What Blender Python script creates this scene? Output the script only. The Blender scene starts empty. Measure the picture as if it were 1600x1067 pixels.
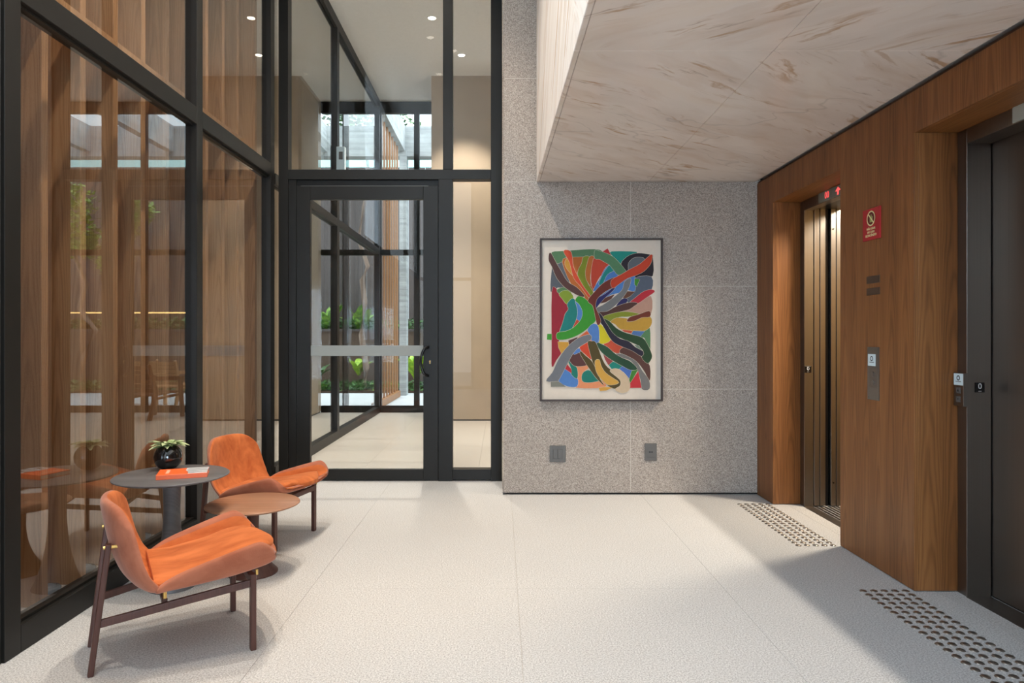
import bpy, bmesh, math, random
from math import sin, cos, pi, radians, sqrt
from mathutils import Vector, Matrix
from mathutils.geometry import tessellate_polygon
SC = bpy.context.scene
COL = SC.collection
rnd = random.Random(7)

# ------------------------------------------------------------------ camera, sky, lights, exposure
cam_d = bpy.data.cameras.new('camera'); cam = bpy.data.objects.new('camera', cam_d); COL.objects.link(cam)
cam_d.sensor_width = 36; cam_d.lens = 24; cam_d.shift_x = 0.01125; cam_d.shift_y = -0.0047
cam_d.clip_start = 0.05; cam_d.clip_end = 200
cam.location = (0, 0, 1.2); cam.rotation_euler = (pi/2, 0, 0)
SC.camera = cam
SC.view_settings.view_transform = 'Standard'; SC.view_settings.look = 'None'
SC.view_settings.gamma = 1; SC.view_settings.use_curve_mapping = False
SC.view_settings.exposure = 0.0
w = bpy.data.worlds.new('sky'); SC.world = w; w.use_nodes = True
bg = w.node_tree.nodes['Background']; bg.inputs[0].default_value = (0.80, 0.91, 1.0, 1); bg.inputs[1].default_value = 3.2

def area(name, loc, rot, sx, sy, power, col):
    l = bpy.data.lights.new(name, 'AREA'); l.shape = 'RECTANGLE'; l.size = sx; l.size_y = sy; l.energy = power; l.color = col
    o = bpy.data.objects.new(name, l); COL.objects.link(o); o.location = loc; o.rotation_euler = rot; return o
# daylight through the street glazing on the left, behind the camera's left shoulder
SKYCOL = (0.80, 0.90, 1.0)
sd = bpy.data.lights.new('street_daylight', 'AREA'); sd.shape = 'RECTANGLE'; sd.size = 6.2; sd.size_y = 2.7; sd.energy = 320; sd.color = (0.60, 0.79, 1.0)
sdo = bpy.data.objects.new('street_daylight', sd); COL.objects.link(sdo); sdo.location = (-2.75, -0.9, 3.75); sdo.rotation_euler = (pi/2, 0, -pi/2)
# open sky over the courtyard
area('rear_daylight', (1.15, -4.45, 1.25), (pi/2, 0, 0), 1.9, 2.1, 260, (0.60, 0.79, 1.0))     # through the low glazing at the street end
area('courtyard_sky', (-0.5, 13.2, 9.5), (-radians(18), 0, 0), 16, 9, 2800, (0.84, 0.92, 1.0))

def spot(name, loc, power, col, deg=75, blend=0.5, r=0.05, parent=None):
    l = bpy.data.lights.new(name, 'SPOT'); l.energy = power; l.color = col; l.spot_size = radians(deg); l.spot_blend = blend
    l.shadow_soft_size = r
    o = bpy.data.objects.new(name, l); COL.objects.link(o); o.location = loc
    if parent: o.parent = parent
    return o

# ------------------------------------------------------------------ helpers
def tag(o, label=None, cat=None, group=None, kind=None):
    if label: o['label'] = label
    if cat: o['category'] = cat
    if group: o['group'] = group
    if kind: o['kind'] = kind
    return o
def empty(name, loc=(0,0,0), rz=0, parent=None, **k):
    o = bpy.data.objects.new(name, None); COL.objects.link(o); o.empty_display_size = 0.1
    o.location = loc; o.rotation_euler = (0, 0, rz)
    if parent: o.parent = parent
    return tag(o, **k)
def link(name, me, mat=None, parent=None, smooth=False, **k):
    if mat is not None:
        for m in (mat if isinstance(mat, (list, tuple)) else [mat]): me.materials.append(m)
    if smooth:
        for p in me.polygons: p.use_smooth = True
    o = bpy.data.objects.new(name, me); COL.objects.link(o)
    if parent: o.parent = parent
    return tag(o, **k)
def inst(src, name, parent=None, loc=(0,0,0), rot=(0,0,0), sc=(1,1,1)):
    o = bpy.data.objects.new(name, src.data); COL.objects.link(o)
    if parent: o.parent = parent
    o.location = loc; o.rotation_euler = rot; o.scale = sc
    return o
class B:
    def __init__(s): s.bm = bmesh.new()
    def box(s, x0, x1, y0, y1, z0, z1, bev=0, mi=0):
        r = bmesh.ops.create_cube(s.bm, size=1)
        vs = r['verts']
        bmesh.ops.scale(s.bm, vec=(abs(x1-x0), abs(y1-y0), abs(z1-z0)), verts=vs)
        bmesh.ops.translate(s.bm, vec=((x0+x1)/2, (y0+y1)/2, (z0+z1)/2), verts=vs)
        fs = {f for v in vs for f in v.link_faces}
        for f in fs: f.material_index = mi
        if bev:
            es = list({e for v in vs for e in v.link_edges})
            bmesh.ops.bevel(s.bm, geom=es, offset=bev, segments=1, affect='EDGES', profile=0.5)
        return s
    def bar(s, a, b, w_, h_, bev=0, up=(0,0,1)):
        a, b = Vector(a), Vector(b); d = b-a; L = d.length; z = d.normalized()
        x = Vector(up).cross(z)
        if x.length < 1e-4: x = Vector((1,0,0))
        x.normalize(); y = z.cross(x)
        M = Matrix((x, y, z)).transposed().to_4x4(); M.translation = (a+b)/2
        r = bmesh.ops.create_cube(s.bm, size=1)
        bmesh.ops.scale(s.bm, vec=(w_, h_, L), verts=r['verts'])
        vs = r['verts']
        if bev:
            es = list({e for v in vs for e in v.link_edges})
            q = bmesh.ops.bevel(s.bm, geom=es, offset=bev, segments=2, affect='EDGES', profile=0.5)
            vs = list({v for f in q['faces'] for v in f.verts})
        bmesh.ops.transform(s.bm, matrix=M, verts=vs)
        return s
    def cyl(s, c, r, h, seg=16, axis='Z', r2=None, mi=0):
        q = bmesh.ops.create_cone(s.bm, cap_ends=True, segments=seg, radius1=r, radius2=r if r2 is None else r2, depth=h)
        R = {'Z': Matrix.Identity(4), 'Y': Matrix.Rotation(-pi/2, 4, 'X'), 'X': Matrix.Rotation(pi/2, 4, 'Y')}[axis]
        bmesh.ops.transform(s.bm, matrix=Matrix.Translation(c) @ R, verts=q['verts'])
        for f in {f for v in q['verts'] for f in v.link_faces}: f.material_index = mi
        return s
    def lathe(s, prof, seg=48, c=(0,0,0)):
        rings = []
        for r, z in prof:
            if r < 1e-5: rings.append([s.bm.verts.new((c[0], c[1], c[2]+z))])
            else: rings.append([s.bm.verts.new((c[0]+r*cos(2*pi*i/seg), c[1]+r*sin(2*pi*i/seg), c[2]+z)) for i in range(seg)])
        for A, Bq in zip(rings, rings[1:]):
            for i in range(seg):
                j = (i+1) % seg
                if len(A) == 1 and len(Bq) == 1: continue
                if len(A) == 1: s.bm.faces.new((A[0], Bq[j], Bq[i]))
                elif len(Bq) == 1: s.bm.faces.new((A[i], A[j], Bq[0]))
                else: s.bm.faces.new((A[i], A[j], Bq[j], Bq[i]))
        return s
    def tube(s, pts, rad, seg=8):
        pts = [Vector(p) for p in pts]; rs = rad if isinstance(rad, (list, tuple)) else [rad]*len(pts)
        rings = []
        for i, p in enumerate(pts):
            d = (pts[min(i+1, len(pts)-1)] - pts[max(i-1, 0)]).normalized()
            x = d.cross(Vector((0,0,1)));
            if x.length < 1e-3: x = d.cross(Vector((0,1,0)))
            x.normalize(); y = d.cross(x)
            rings.append([s.bm.verts.new(p + rs[i]*(cos(2*pi*k/seg)*x + sin(2*pi*k/seg)*y)) for k in range(seg)])
        for A, Bq in zip(rings, rings[1:]):
            for k in range(seg): s.bm.faces.new((A[k], A[(k+1) % seg], Bq[(k+1) % seg], Bq[k]))
        s.bm.faces.new(rings[0][::-1]); s.bm.faces.new(rings[-1])
        return s
    def mesh(s, name):
        bmesh.ops.recalc_face_normals(s.bm, faces=s.bm.faces[:])
        me = bpy.data.meshes.new(name); s.bm.to_mesh(me); s.bm.free(); return me
    def build(s, name, mat, parent=None, smooth=False, **k):
        return link(name, s.mesh(name), mat, parent, smooth, **k)
def bx(name, mat, parent, x0, x1, y0, y1, z0, z1, bev=0, **k):
    return B().box(x0, x1, y0, y1, z0, z1, bev).build(name, mat, parent, **k)
def autosmooth(o, deg=40):
    for p in o.data.polygons: p.use_smooth = True
    m = o.modifiers.new('edge', 'EDGE_SPLIT'); m.split_angle = radians(deg); return o

# ------------------------------------------------------------------ materials
class NT:
    def __init__(s, name):
        s.m = bpy.data.materials.new(name); s.m.use_nodes = True; s.t = s.m.node_tree
        s.n = s.t.nodes; s.p = s.n['Principled BSDF']; s.out = s.n['Material Output']
    def L(s, a, b): s.t.links.new(a, b)
    def node(s, typ, **kw):
        n = s.n.new(typ)
        for k, v in kw.items(): setattr(n, k, v)
        return n
    def setin(s, n, i, v):
        if hasattr(v, 'is_linked') or isinstance(v, bpy.types.NodeSocket): s.L(v, n.inputs[i])
        else: n.inputs[i].default_value = v
    def math(s, op, a, b=0.0, c=0.0, clamp=False):
        n = s.node('ShaderNodeMath', operation=op, use_clamp=clamp)
        s.setin(n, 0, a); s.setin(n, 1, b)
        if len(n.inputs) > 2: s.setin(n, 2, c)
        return n.outputs[0]
    def coord(s): return s.node('ShaderNodeTexCoord').outputs['Object']
    def mapping(s, v, sc=(1,1,1), loc=(0,0,0), rot=(0,0,0)):
        n = s.node('ShaderNodeMapping'); s.L(v, n.inputs[0]); n.inputs['Scale'].default_value = sc
        n.inputs['Location'].default_value = loc; n.inputs['Rotation'].default_value = rot; return n.outputs[0]
    def noise(s, v, scale=5, detail=4, rough=0.55, dist=0.0):
        n = s.node('ShaderNodeTexNoise'); s.L(v, n.inputs['Vector']); n.inputs['Scale'].default_value = scale
        n.inputs['Detail'].default_value = detail; n.inputs['Roughness'].default_value = rough; n.inputs['Distortion'].default_value = dist
        return n.outputs[0]
    def sep(s, v):
        n = s.node('ShaderNodeSeparateXYZ'); s.L(v, n.inputs[0]); return n.outputs
    def comb(s, x, y, z):
        n = s.node('ShaderNodeCombineXYZ'); s.setin(n, 0, x); s.setin(n, 1, y); s.setin(n, 2, z); return n.outputs[0]
    def ramp(s, v, stops):
        n = s.node('ShaderNodeValToRGB'); s.L(v, n.inputs[0]); e = n.color_ramp.elements
        while len(e) < len(stops): e.new(0.5)
        for q, (p, c) in zip(e, stops): q.position = p; q.color = tuple(c)+(1,) if len(c) == 3 else c
        return n.outputs[0]
    def mix(s, f, a, b, mode='MIX'):
        n = s.node('ShaderNodeMix', data_type='RGBA', blend_type=mode)
        s.setin(n, 0, f)
        for i, v in ((6, a), (7, b)):
            if isinstance(v, bpy.types.NodeSocket): s.L(v, n.inputs[i])
            else: n.inputs[i].default_value = tuple(v)+(1,) if len(v) == 3 else v
        return n.outputs[2]
    def bump(s, h, strength=0.3, dist=0.01):
        n = s.node('ShaderNodeBump'); s.L(h, n.inputs['Height']); n.inputs['Strength'].default_value = strength
        n.inputs['Distance'].default_value = dist; s.L(n.outputs[0], s.p.inputs['Normal'])
    def base(s, c):
        if isinstance(c, bpy.types.NodeSocket): s.L(c, s.p.inputs['Base Color'])
        else: s.p.inputs['Base Color'].default_value = tuple(c)+(1,)
    def set(s, **k):
        names = dict(rough='Roughness', metal='Metallic', spec='Specular IOR Level', sheen='Sheen Weight', coat='Coat Weight', trans='Transmission Weight', aniso='Anisotropic')
        for a, v in k.items(): s.setin(s.p, names[a], v)
        return s
def srgb(*c):
    return tuple(((v/255)/12.92 if v/255 <= 0.04045 else ((v/255+0.055)/1.055)**2.4) for v in c)
def plain(name, c, rough=0.5, metal=0.0, var=0.06, nscale=30, **k):
    t = NT(name); v = t.coord(); n = t.noise(v, nscale, 3)
    t.base(t.mix(n, [x*(1-var) for x in c], [min(1, x*(1+var)) for x in c])); t.set(rough=rough, metal=metal, **k); return t.m
def emit(name, c, s_):
    t = NT(name); t.base((0, 0, 0)); t.p.inputs['Emission Color'].default_value = tuple(c)+(1,); t.p.inputs['Emission Strength'].default_value = s_; return t.m

def wood(name, dark, mid, light, axis='Z', strip=0.115, rough=0.42, across='XY', contrast=1.0):
    """veneer: grain runs along axis, strips of veneer beside each other, arched figure inside each strip"""
    t = NT(name); x, y, z = t.sep(t.coord())
    if axis == 'Z': u, g = t.math('ADD', x, y), z
    elif axis == 'Y': u, g = t.math('ADD', x, z), y
    else: u, g = t.math('ADD', y, z), x
    q = t.math('DIVIDE', u, strip); idx = t.math('FLOOR', q); fr = t.math('SUBTRACT', t.math('FRACT', q), 0.5)
    wn = t.node('ShaderNodeTexWhiteNoise', noise_dimensions='1D'); t.L(idx, wn.inputs['W']); rv = wn.outputs['Value']
    wob = t.noise(t.comb(t.math('MULTIPLY', u, 6.0), t.math('MULTIPLY', g, 1.1), t.math('MULTIPLY', rv, 9.0)), 1.0, 3)
    arch = t.math('MULTIPLY', t.math('MULTIPLY', fr, fr), 3.2)
    val = t.math('ADD', t.math('ADD', t.math('MULTIPLY', g, 0.55), arch), t.math('MULTIPLY', wob, 1.1))
    val = t.math('ADD', val, t.math('MULTIPLY', rv, 5.0))
    ring = t.math('MULTIPLY_ADD', t.math('SINE', t.math('MULTIPLY', val, 26.0)), 0.5, 0.5)
    fine = t.noise(t.comb(t.math('MULTIPLY', u, 150.0), t.math('MULTIPLY', g, 3.0), rv), 1.0, 4, 0.65)
    broad = t.noise(t.comb(t.math('MULTIPLY', u, 14.0), t.math('MULTIPLY', g, 0.7), rv), 1.0, 3)
    f = t.math('ADD', t.math('MULTIPLY', t.math('POWER', ring, 2.0), -0.20*contrast), t.math('MULTIPLY', fine, 0.5*contrast))
    f = t.math('ADD', f, t.math('MULTIPLY', broad, 0.55)); f = t.math('ADD', f, t.math('MULTIPLY', rv, 0.14*contrast), clamp=True)
    t.base(t.ramp(f, [(0.12, dark), (0.5, mid), (0.9, light)]))
    t.set(rough=rough, spec=0.35); t.bump(fine, 0.08, 0.002)
    return t.m
WOOD = wood('brown_veneer', srgb(84, 50, 22), srgb(128, 81, 42), srgb(158, 106, 60), contrast=0.95)
WOODH = wood('brown_veneer_lengthwise', srgb(84, 50, 22), srgb(128, 81, 42), srgb(158, 106, 60), axis='Y')
FINWOOD = wood('fin_timber', srgb(124, 88, 56), srgb(176, 136, 98), srgb(206, 168, 128), strip=0.11, contrast=0.8)
SLATWOOD = wood('screen_timber', srgb(120, 80, 48), srgb(168, 120, 78), srgb(190, 146, 102), strip=0.05, contrast=0.6)
TEAK = wood('teak', srgb(176, 128, 84), srgb(222, 176, 128), srgb(240, 204, 160), axis='X', strip=0.06, contrast=0.6)
TEAKD = wood('dark_teak', srgb(78, 46, 26), srgb(112, 70, 42), srgb(140, 92, 60), axis='X', strip=0.06, contrast=0.6)
TABLEWOOD = wood('walnut_top', srgb(118, 80, 60), srgb(160, 116, 90), srgb(186, 144, 116), axis='X', strip=0.17, rough=0.35, contrast=0.8)
LEGWOOD = wood('dark_red_brown_wood', srgb(62, 38, 32), srgb(88, 56, 48), srgb(108, 72, 60), strip=0.05, contrast=0.5, rough=0.38)
IRONWOOD = wood('black_stained_wood', srgb(78, 76, 77), srgb(104, 101, 101), srgb(128, 125, 124), axis='X', strip=0.2, rough=0.4, contrast=0.5)

def granite(name, a, b, c, rough=0.75, bump=0.5, sc=210):
    t = NT(name); v = t.coord()
    n1 = t.noise(v, sc, 3, 0.75); n2 = t.noise(v, 2.2, 4, 0.6); n3 = t.noise(v, 420, 1)
    col = t.ramp(n1, [(0.36, a), (0.5, b), (0.62, c)])
    col = t.mix(t.math('MULTIPLY', n2, 0.35), col, [x*0.78 for x in b])
    spec = t.math('GREATER_THAN', n3, 0.68)
    col = t.mix(t.math('MULTIPLY', spec, 0.55), col, [x*0.35 for x in a])
    t.base(col); t.set(rough=rough, spec=0.3); t.bump(n1, bump, 0.002)
    return t.m
STONE = granite('flamed_granite', srgb(110, 100, 93), srgb(162, 151, 142), srgb(196, 185, 174), bump=0.6, sc=170)
FLOORSTONE = granite('floor_stone', srgb(146, 143, 141), srgb(197, 195, 193), srgb(224, 222, 220), rough=0.55, bump=0.2, sc=160)
BACKFLOOR = granite('inner_floor_stone', srgb(180, 172, 162), srgb(208, 200, 190), srgb(228, 222, 214), rough=0.3, bump=0.1)
PAVING = granite('courtyard_paving', srgb(160, 162, 162), srgb(196, 198, 198), srgb(216, 216, 214), rough=0.8, bump=0.2)
def marble():
    t = NT('veined_marble'); v = t.coord(); x, y, z = t.sep(v)
    yy = t.math('ABSOLUTE', t.math('SUBTRACT', y, 2.80))          # book-matched slabs
    zz = t.math('MULTIPLY', z, 1.0)
    # the veins run along (1, 0.75)
    al = t.math('ADD', x, t.math('MULTIPLY', yy, 0.75)); ac = t.math('SUBTRACT', t.math('ADD', yy, zz), t.math('MULTIPLY', x, 0.75))
    wr = t.noise(t.comb(t.math('MULTIPLY', al, 1.5), t.math('MULTIPLY', ac, 3.0), 3.0), 1.0, 4, 0.5)
    acw = t.math('ADD', ac, t.math('MULTIPLY', wr, 0.28))
    def band(sa, sc_, seed, det=4, r=0.55): return t.noise(t.comb(t.math('MULTIPLY', al, sa), t.math('MULTIPLY', acw, sc_), seed), 1.0, det, r)
    col = t.ramp(band(0.7, 2.4, 0.0), [(0.3, srgb(222, 210, 200)), (0.55, srgb(236, 226, 217)), (0.8, srgb(236, 222, 206))])
    col = t.mix(t.math('MULTIPLY', t.math('MULTIPLY', t.math('SUBTRACT', band(1.2, 6.0, 5.0), 0.5), 4.0, clamp=True), 0.50), col, srgb(208, 182, 158))
    gate = t.math('MULTIPLY', t.math('SUBTRACT', band(0.9, 2.2, 8.0, 2), 0.42), 7.0, clamp=True)
    st = t.math('MULTIPLY', t.math('SUBTRACT', band(1.7, 13.0, 2.0, 5, 0.62), 0.565), 13.0, clamp=True)
    col = t.mix(t.math('MULTIPLY', t.math('MULTIPLY', st, gate), 0.75), col, srgb(184, 146, 104))
    st2 = t.math('MULTIPLY', t.math('SUBTRACT', band(2.6, 30.0, 14.0, 4), 0.62), 14.0, clamp=True)
    col = t.mix(t.math('MULTIPLY', t.math('MULTIPLY', st2, gate), 0.5), col, srgb(146, 118, 96))
    v2 = t.math('SUBTRACT', 1.0, t.math('MULTIPLY', t.math('ABSOLUTE', t.math('SUBTRACT', band(0.5, 1.6, 12.0, 3, 0.5), 0.52)), 150.0), clamp=True)
    col = t.mix(t.math('MULTIPLY', v2, 0.25), col, srgb(132, 124, 118))
    edge = t.math('MULTIPLY', t.math('SUBTRACT', t.math('ADD', yy, t.math('MULTIPLY', wr, 0.12)), 2.36), 12.0, clamp=True)
    col = t.mix(t.math('MULTIPLY', edge, 0.55), col, srgb(128, 126, 124))
    t.base(col); t.set(rough=0.22, spec=0.5); return t.m
MARBLE = marble()
METAL = plain('bronze_black_aluminium', srgb(27, 25, 22), 0.42, 0.0, 0.08, 8, spec=0.3)
BLACK = plain('black_plastic', srgb(16, 16, 17), 0.35)
GAP = plain('dark_joint', srgb(38, 34, 31), 0.9)
WHITE = plain('white_paint', srgb(236, 234, 230), 0.8)
PLASTER = plain('beige_render', srgb(186, 168, 146), 0.75, 0, 0.10, 3)
JOINT = plain('pale_grout', srgb(205, 198, 188), 0.9)
GREYPL = plain('grey_switch_plastic', srgb(88, 85, 82), 0.45)
WHITEPL = plain('white_plastic', srgb(205, 222, 228), 0.4)
BRASS = plain('brass', srgb(214, 178, 106), 0.3, 0.9)
STUD = plain('stud_steel', srgb(150, 142, 134), 0.28, 0.9)
def steel(name, c, rough=0.3, k=220):
    t = NT(name); v = t.coord(); x, y, z = t.sep(v)
    n = t.noise(t.comb(t.math('MULTIPLY', t.math('ADD', x, y), k), t.math('MULTIPLY', z, 0.8), 0.0), 1.0, 3)
    t.base(t.mix(n, [q*0.86 for q in c], [min(1, q*1.1) for q in c])); t.set(rough=t.math('MULTIPLY_ADD', n, 0.14, rough-0.05), metal=1.0); return t.m
STEEL = steel('brushed_steel', srgb(142, 138, 134), 0.28)
STEELD = steel('dark_brushed_steel', srgb(140, 134, 129), 0.36)
def glass(name, tint=(0.97, 0.98, 0.98), f0=0.045, rough=0.0, add=0.0):
    t = NT(name); t.n.remove(t.p)
    g = t.node('ShaderNodeNewGeometry')   # reflects once, at the face the light meets first
    d = t.node('ShaderNodeVectorMath', operation='DOT_PRODUCT'); t.L(g.outputs['Normal'], d.inputs[0]); t.L(g.outputs['Incoming'], d.inputs[1])
    c = t.math('ABSOLUTE', d.outputs['Value'])
    f = t.math('MULTIPLY_ADD', t.math('POWER', t.math('SUBTRACT', 1.0, c, clamp=True), 5.0), 1-f0, f0)
    f = t.math('MULTIPLY', f, t.math('SUBTRACT', 1.0, g.outputs['Backfacing']))
    tr = t.node('ShaderNodeBsdfTransparent'); tr.inputs[0].default_value = tuple(tint)+(1,)
    gl = t.node('ShaderNodeBsdfGlossy'); gl.inputs['Roughness'].default_value = rough
    m = t.node('ShaderNodeMixShader'); t.L(f, m.inputs[0]); t.L(tr.outputs[0], m.inputs[1]); t.L(gl.outputs[0], m.inputs[2])
    t.L(m.outputs[0], t.out.inputs[0]); return t.m
GLASS = glass('clear_glass', (0.975, 0.985, 0.98), 0.042)
GLASSB = glass('reflective_glass', (0.95, 0.935, 0.92), 0.22)
def frost():
    t = NT('frosted_film'); t.n.remove(t.p)
    d = t.node('ShaderNodeBsdfDiffuse'); d.inputs[0].default_value = (0.50, 0.53, 0.53, 1)
    tl = t.node('ShaderNodeBsdfTranslucent'); tl.inputs[0].default_value = (0.55, 0.58, 0.58, 1)
    m = t.node('ShaderNodeMixShader'); m.inputs[0].default_value = 0.6; t.L(d.outputs[0], m.inputs[1]); t.L(tl.outputs[0], m.inputs[2])
    t.L(m.outputs[0], t.out.inputs[0]); return t.m
FROST = frost()
def concrete():
    t = NT('board_marked_concrete'); v = t.coord(); x, y, z = t.sep(v)
    b = t.math('FRACT', t.math('DIVIDE', z, 0.12)); ln = t.math('LESS_THAN', b, 0.06)
    n = t.noise(v, 3.0, 5, 0.65); st = t.noise(t.mapping(v, (1.2, 1.2, 14)), 1.0, 4)
    c = t.ramp(t.math('MULTIPLY_ADD', st, 0.5, t.math('MULTIPLY', n, 0.5)), [(0.35, srgb(138, 142, 142)), (0.65, srgb(186, 190, 190))])
    c = t.mix(t.math('MULTIPLY', ln, 0.35), c, srgb(110, 112, 112)); t.base(c); t.set(rough=0.85); return t.m
CONC = concrete()
FENCE = wood('dark_fence_board', srgb(58, 52, 52), srgb(86, 78, 76), srgb(104, 94, 90), strip=0.18, contrast=0.6, rough=0.6)
PLANTERM = plain('planter_dark_brown', srgb(84, 66, 54), 0.7)
SOIL = plain('soil', srgb(66, 50, 36), 0.95, 0, 0.3, 20)
BARK = plain('pale_bark', srgb(138, 116, 100), 0.85, 0, 0.25, 25)
def leafm(name, a, b):
    t = NT(name); v = t.coord(); t.base(t.ramp(t.noise(v, 9, 3), [(0.35, a), (0.65, b)])); t.set(rough=0.42)
    return t.m
LEAF1 = leafm('bright_leaf', srgb(70, 120, 30), srgb(146, 190, 60))
LEAF2 = leafm('deep_leaf', srgb(36, 74, 34), srgb(82, 128, 58))
LEAF3 = leafm('lime_leaf', srgb(120, 170, 30), srgb(190, 220, 60))
LEAFV = leafm('variegated_leaf', srgb(110, 138, 70), srgb(226, 228, 184))
def velvet(name, c1, c2, sheen=(1.0, 0.62, 0.42), sw=0.6):
    t = NT(name); v = t.coord(); n = t.ramp(t.noise(t.mapping(v, (4, 12, 8)), 1.0, 4, 0.6, 0.3), [(0.35, (0, 0, 0)), (0.65, (1, 1, 1))]); n2 = t.noise(v, 260, 2)
    t.base(t.mix(n, c1, c2)); t.set(rough=0.85, spec=0.15, sheen=sw); t.p.inputs['Sheen Tint'].default_value = sheen+(1,); t.p.inputs['Sheen Roughness'].default_value = 0.4
    t.bump(n2, 0.25, 0.002); return t.m
VELVET = velvet('orange_velvet', srgb(166, 84, 42), srgb(202, 114, 64), (1.0, 0.55, 0.3), 0.25)
SUEDE = velvet('dusty_terracotta_suede', srgb(152, 88, 64), srgb(176, 110, 84), (1.0, 0.75, 0.65), 0.35)

# ------------------------------------------------------------------ floor
floor = empty('floor', kind='structure')
bx('subfloor', JOINT, floor, -2.4, 4.2, -4.2, 5.79, -0.12, -0.003)
xs = [-2.4, -1.89, -0.905, 0.08, 1.065, 2.05, 2.4]
ys = [-4.2, -2.6, -0.65, 1.30, 3.25, 5.20, 5.79]
for i in range(len(xs)-1):
    for j in range(len(ys)-1):
        bx('floor_slab', FLOORSTONE, floor, xs[i]+.0006, xs[i+1]-.0006, ys[j]+.0004, ys[j+1]-.0004, -0.0025, 0, 0.0003)
inner_floor = empty('floor_inner', kind='structure')
for i in range(11):
    for j in range(3):
        bx('floor_slab', BACKFLOOR, inner_floor, -6.5+i*1.05+.0008, -6.5+(i+1)*1.05-.0008, 5.79+j*1.69+.0008, 5.79+(j+1)*1.69-.0008, -0.05, 0)

# ------------------------------------------------------------------ ceilings
cm = bx('ceiling', WHITE, None, -2.5, 2.4, -4.2, 5.74, 5.0, 5.1, kind='structure')
bx('ceiling_inner', WHITE, None, -6.5, 5.05, 5.74, 10.95, 4.92, 5.1, kind='structure')

# ------------------------------------------------------------------ stone wall at the back
ws = empty('wall_back', kind='structure')
bx('wall_core', GAP, ws, 0.045, 4.2, 5.212, 5.66, 0.0, 5.0)
bx('wall_core_inner', PLASTER, ws, 0.03, 5.05, 5.66, 5.79, 0.0, 4.92)
zs = [0.015, 0.802, 1.583, 2.375, 3.16, 3.95, 5.0]
for j in range(6):
    for (xa, xb) in ((0.024, 0.988), (0.988, 1.975)):
        bx('stone_panel', STONE, ws, xa+.0012, xb-.0012, 5.18, 5.212, zs[j]+.0012, zs[j+1]-.0012, 0.0015)
    bx('stone_panel', STONE, ws, 0.015, 0.0228, 5.181, 5.655, zs[j]+.0012, zs[j+1]-.0012, 0.001)
    bx('panel_joint', JOINT, ws, 0.03, 1.97, 5.1808, 5.212, zs[j+1]-.0014, zs[j+1]+.0014)
bx('panel_joint', JOINT, ws, 0.9866, 0.9894, 5.1808, 5.212, 0.02, 5.0)

# ------------------------------------------------------------------ marble bulkhead (lowered ceiling over the lifts)
mb = empty('ceiling_marble', kind='structure')
def xe(y): return 0.296 + (5.18-y)*0.01245
def slab(y0, y1, xa0, xa1, xb, z0=2.372, z1=2.40):
    b = B(); v = [b.bm.verts.new(p) for p in ((xa0,y0,z0),(xb,y0,z0),(xb,y1,z0),(xa1,y1,z0),(xa0,y0,z1),(xb,y0,z1),(xb,y1,z1),(xa1,y1,z1))]
    for f in ((0,1,2,3),(4,7,6,5),(0,4,5,1),(1,5,6,2),(2,6,7,3),(3,7,4,0)): b.bm.faces.new([v[i] for i in f])
    bmesh.ops.bevel(b.bm, geom=b.bm.edges[:], offset=0.0015, segments=1, affect='EDGES')
    b.build('marble_slab', MARBLE, mb)
ysl = [-4.2, -1.96, 0.42, 2.80, 5.178]
for j in range(4):
    y0, y1 = ysl[j]+.0008, ysl[j+1]-.0008
    slab(y0, y1, xe(y0)+.001, xe(y1)+.001, 1.119)
    slab(y0, y1, 1.121, 1.121, 1.93)
    # upright face towards the entrance hall
    for (za, zb) in ((2.372, 3.68), (3.682, 4.998)):
        b = B(); a0, a1 = xe(y0), xe(y1)
        v = [b.bm.verts.new(p) for p in ((a0-.024,y0,za),(a0,y0,za),(a1,y1,za),(a1-.024,y1,za),(a0-.024,y0,zb),(a0,y0,zb),(a1,y1,zb),(a1-.024,y1,zb))]
        for f in ((0,1,2,3),(4,7,6,5),(0,4,5,1),(1,5,6,2),(2,6,7,3),(3,7,4,0)): b.bm.faces.new([v[i] for i in f])
        bmesh.ops.bevel(b.bm, geom=b.bm.edges[:], offset=0.003, segments=1, affect='EDGES')
        b.build('marble_slab', MARBLE, mb)
bx('bulkhead_core', WHITE, mb, 0.45, 4.2, -4.2, 5.2, 2.402, 4.99)

# ------------------------------------------------------------------ timber wall with the lifts
wr = empty('wall_right', kind='structure')
XW, XR = 1.947, 2.147
HZ = 2.16; TZ = 2.357
def wp(name, y0, y1, z0, z1, x0=XW, x1=XW+.02, m=WOOD): return bx(name, m, wr, x0, x1, y0, y1, z0, z1, 0.0012)
E1 = (3.912, 4.88); E2 = (2.24, 3.213)
wp('wood_pillar_face', E1[1], 5.178, 0.004, TZ); wp('wood_pillar_face', E2[1], E1[0], 0.004, TZ); wp('wood_pillar_face', -1.0, E2[0], 0.004, TZ); wp('wood_pillar_face', -4.2, -1.0, 0.004, TZ)
for (a, b_) in (E1, E2):
    wp('wood_header', a, b_, HZ, TZ)
    wp('wood_reveal', b_, b_+.02, 0.004, HZ, XW+.02, XR+.02)
    wp('wood_reveal', a-.02, a, 0.004, HZ, XW+.02, XR+.02)
    wp('wood_header_soffit', a, b_, HZ, HZ+.02, XW+.02, XR+.02, WOODH)
wp('shadow_gap_strip', -4.2, 5.178, TZ, 2.372, XW+.008, XW+.03, plain('shadow_gap_brown', srgb(70, 46, 32), .8))
for (a, b_) in ((4.905, 5.2), (3.24, 3.885), (-4.2, 2.215)):
    bx('wall_core', GAP, wr, XW+.022, 2.20, a, b_, 0, 2.37)
bx('wall_core', GAP, wr, XW+.022, 2.20, E1[0], E1[1], HZ+.022, 2.37); bx('wall_core', GAP, wr, XW+.022, 2.20, E2[0], E2[1], HZ+.022, 2.37)

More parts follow.
